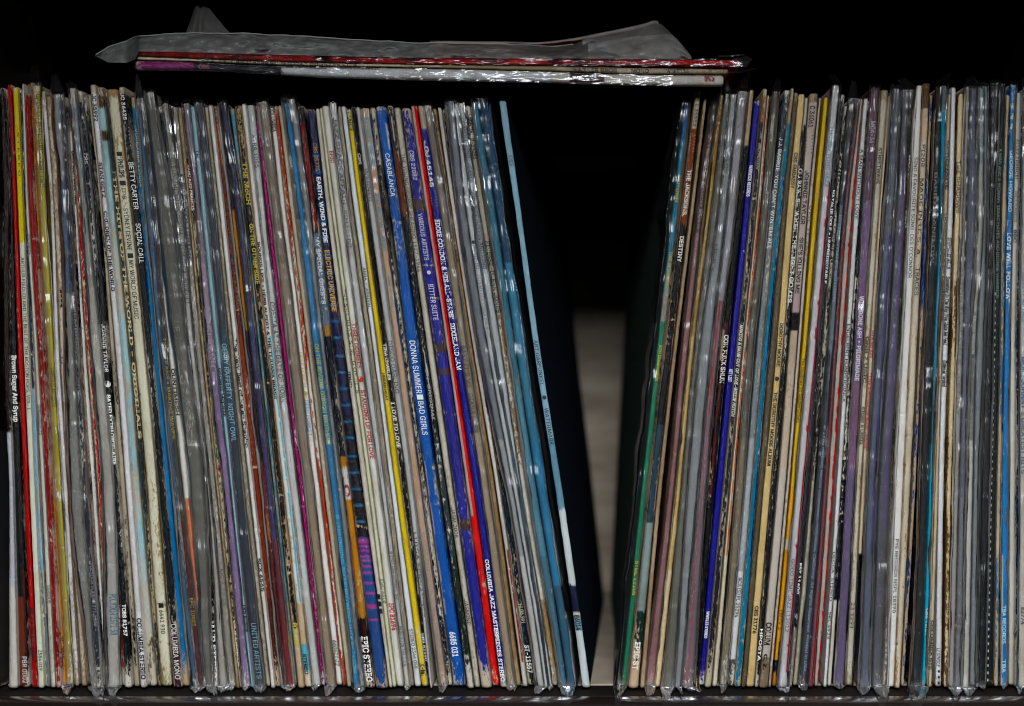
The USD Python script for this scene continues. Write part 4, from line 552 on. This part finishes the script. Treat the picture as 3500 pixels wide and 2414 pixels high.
for i, r in enumerate(LYING):
    lo, hi = curve(r['lo']), curve(r['hi'])
    base = P((r['x0'] + r['x1']) / 2, float(hi((r['x0'] + r['x1']) / 2)), r['yo'])
    root = thing('lying_record', r['label'], 'record', base, None)
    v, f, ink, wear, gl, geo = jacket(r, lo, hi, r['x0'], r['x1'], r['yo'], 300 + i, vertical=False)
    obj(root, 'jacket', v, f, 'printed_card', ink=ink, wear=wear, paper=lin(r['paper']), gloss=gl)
    for t in r['t']:
        lettering(r, geo, root, t, i, vertical=False)
    lroots.append((root, lo, hi))

def sheet(parent, name, cols, m, seed, amp=.0012, nv=14, thick=False):
    """A loose sheet: for every column (x, bottom y, top y, depth at bottom, depth at top) in pixels and metres."""
    c = np.array(cols, float)
    xs = np.arange(c[0, 0], c[-1, 0] + 1, 6.0)
    q = [np.interp(xs, c[:, 0], c[:, k]) for k in range(1, 5)]
    s = np.linspace(0, 1, nv)[None]
    py = q[0][:, None] + (q[1] - q[0])[:, None] * s
    y = q[2][:, None] + (q[3] - q[2])[:, None] * s ** 1.4
    nz = meshkit.fbm(np.stack(np.broadcast_arrays(xs[:, None] * .018, s * 3, seed + 0 * py), -1), 4, seed)
    nz2 = meshkit.fbm(np.stack(np.broadcast_arrays(xs[:, None] * .012, 0 * py, seed + 0 * py), -1), 3, seed + 2)
    py = py + (nz2 - .5) * 7 * s
    y = y + (nz - .5) * amp * 4
    V = P(xs[:, None] + 0 * py, py, y)
    obj(parent, name, V.reshape(-1, 3), grid(len(xs), nv, True), m, wear=0.0)

# a clear bag round the pile's red record, torn at its right end
root, lo, hi = lroots[2]
xs = [440, 470, 800, 1200, 1600, 2000, 2400, 2520, 2545]
sheet(root, 'plastic_sleeve', [(x, float(hi(x)) + 1, float(lo(x)) - 2, -.0225, -.0215) for x in xs], 'shrink_plastic', 61, .0004)
sheet(root, 'plastic_sleeve', [(2505, 229, 200, -.02, -.015), (2535, 226, 196, -.021, -.01), (2552, 232, 190, -.026, -.006), (2564, 212, 198, -.022, -.01), (2572, 206, 203, -.02, -.014)], 'cloudy_plastic', 62, .003)
sheet(root, 'plastic_sleeve', [(2455, 196, 192, -.012, -.004), (2545, 190, 186, -.012, -.004)], 'cloudy_plastic', 63)
root, lo, hi = lroots[1]
sheet(root, 'plastic_sleeve', [(2470, 250, 234, -.012, -.006), (2530, 250, 236, -.014, -.004), (2570, 240, 233, -.016, -.006), (2592, 231, 230, -.016, -.008)], 'cloudy_plastic', 64)
root, lo, hi = lroots[0]
sheet(root, 'plastic_sleeve', [(x, float(hi(x)) - 3, float(lo(x)) + 1, -.0226, -.0222) for x in (458, 800, 1000, 1400, 1800, 2200, 2300)], 'shrink_plastic', 65, .0003)
# the topmost, loosely bagged jacket
bagroot = thing('lying_record', 'topmost lying record, a white edged jacket lifting out of a slack smoky bag', 'record', P(1400, 185, -.01))
sheet(bagroot, 'plastic_sleeve', [(325, 192, 188, .0, .002), (370, 214, 162, -.004, .006), (430, 216, 144, -.008, .010), (462, 204, 126, -.02, .006), (475, 176, 124, -.022, -.002), (560, 177, 120, -.022, -.004), (660, 179, 113, -.022, -.004), (760, 182, 114, -.022, -.004), (950, 188, 121, -.022, -.004), (1060, 190, 125, -.022, -.004), (1230, 194, 138, -.022, -.004), (1400, 197, 147, -.022, -.004), (1560, 198, 150, -.022, -.004), (1750, 200, 152, -.022, -.002), (1880, 200, 160, -.022, .02), (1960, 200, 152, -.022, .02), (2026, 201, 128, -.022, .02), (2060, 201, 150, -.022, .015), (2120, 201, 192, -.022, -.01)], 'milky_plastic', 71, .0030, 18)
sheet(bagroot, 'plastic_sleeve', [(2010, 201, 152, -.012, -.004), (2050, 201, 145, -.012, -.002), (2180, 202, 122, -.012, .002), (2285, 203, 116, -.012, .002), (2300, 203, 122, -.012, .0), (2364, 204, 196, -.012, -.01)], 'milky_plastic', 72, .0022, 14)
sheet(bagroot, 'plastic_sleeve', [(1990, 196, 136, .002, .012), (2060, 190, 118, .0, .014), (2180, 192, 92, -.002, .016), (2240, 196, 78, -.004, .018), (2262, 198, 84, -.004, .016), (2320, 200, 140, -.006, .008), (2364, 203, 194, -.008, -.004)], 'milky_plastic', 73, .002, 14)
# the fin of folded plastic that stands up at the left
sheet(bagroot, 'plastic_sleeve', [(636, 122, 112, .02, .022), (655, 121, 62, .018, .03), (664, 121, 30, .016, .034), (676, 121, 20, .020, .034), (686, 121, 34, .026, .03), (692, 121, 22, .018, .036), (716, 121, 30, .02, .03), (740, 122, 60, .022, .026), (770, 123, 96, .022, .024), (790, 124, 116, .022, .022)], 'milky_plastic', 74, .001, 12)
# white edge of the card and the jacket behind it
def slab(parent, name, top, th, y0, y1, m):
    t = np.array(top, float); xs = np.arange(t[0, 0], t[-1, 0], 5.0); c = PchipInterpolator(t[:, 0], t[:, 1])(xs)
    th = np.interp(xs, [r_[0] for r_ in th], [r_[1] for r_ in th]) + (meshkit.noise(np.stack([xs * .05, xs * 0, xs * 0], -1), 5) - .5) * 1.6
    a, b = P(xs, c, y0), P(xs, c + th, y0)
    back = np.array([0, y1 - y0, -.004])
    V = np.stack([a + back, a, b, b + back], 1)
    obj(parent, name, V.reshape(-1, 3), grid(len(xs), 4, True), m, smooth=False)
slab(bagroot, 'jacket', [(1470, 141), (1600, 142), (1750, 144), (1830, 146), (1900, 140), (1980, 128), (2050, 114), (2130, 98), (2200, 82), (2240, 71), (2252, 76)], [(1470, 2), (1600, 7), (1750, 5), (1850, 5), (2000, 8), (2200, 12), (2252, 8)], .046, .20, 'inner_paper')

# a thin pale tube added as the bright edge highlight of the bag
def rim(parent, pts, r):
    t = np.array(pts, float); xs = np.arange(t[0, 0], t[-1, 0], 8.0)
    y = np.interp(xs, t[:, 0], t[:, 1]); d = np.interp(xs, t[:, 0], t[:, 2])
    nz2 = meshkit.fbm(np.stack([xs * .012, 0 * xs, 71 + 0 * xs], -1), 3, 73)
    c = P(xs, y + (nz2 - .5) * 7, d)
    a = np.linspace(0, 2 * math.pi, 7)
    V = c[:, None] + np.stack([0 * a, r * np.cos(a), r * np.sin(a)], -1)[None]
    obj(parent, 'sleeve_edge_highlight', V.reshape(-1, 3), grid(len(xs), 7), 'milky_plastic', wear=.5)
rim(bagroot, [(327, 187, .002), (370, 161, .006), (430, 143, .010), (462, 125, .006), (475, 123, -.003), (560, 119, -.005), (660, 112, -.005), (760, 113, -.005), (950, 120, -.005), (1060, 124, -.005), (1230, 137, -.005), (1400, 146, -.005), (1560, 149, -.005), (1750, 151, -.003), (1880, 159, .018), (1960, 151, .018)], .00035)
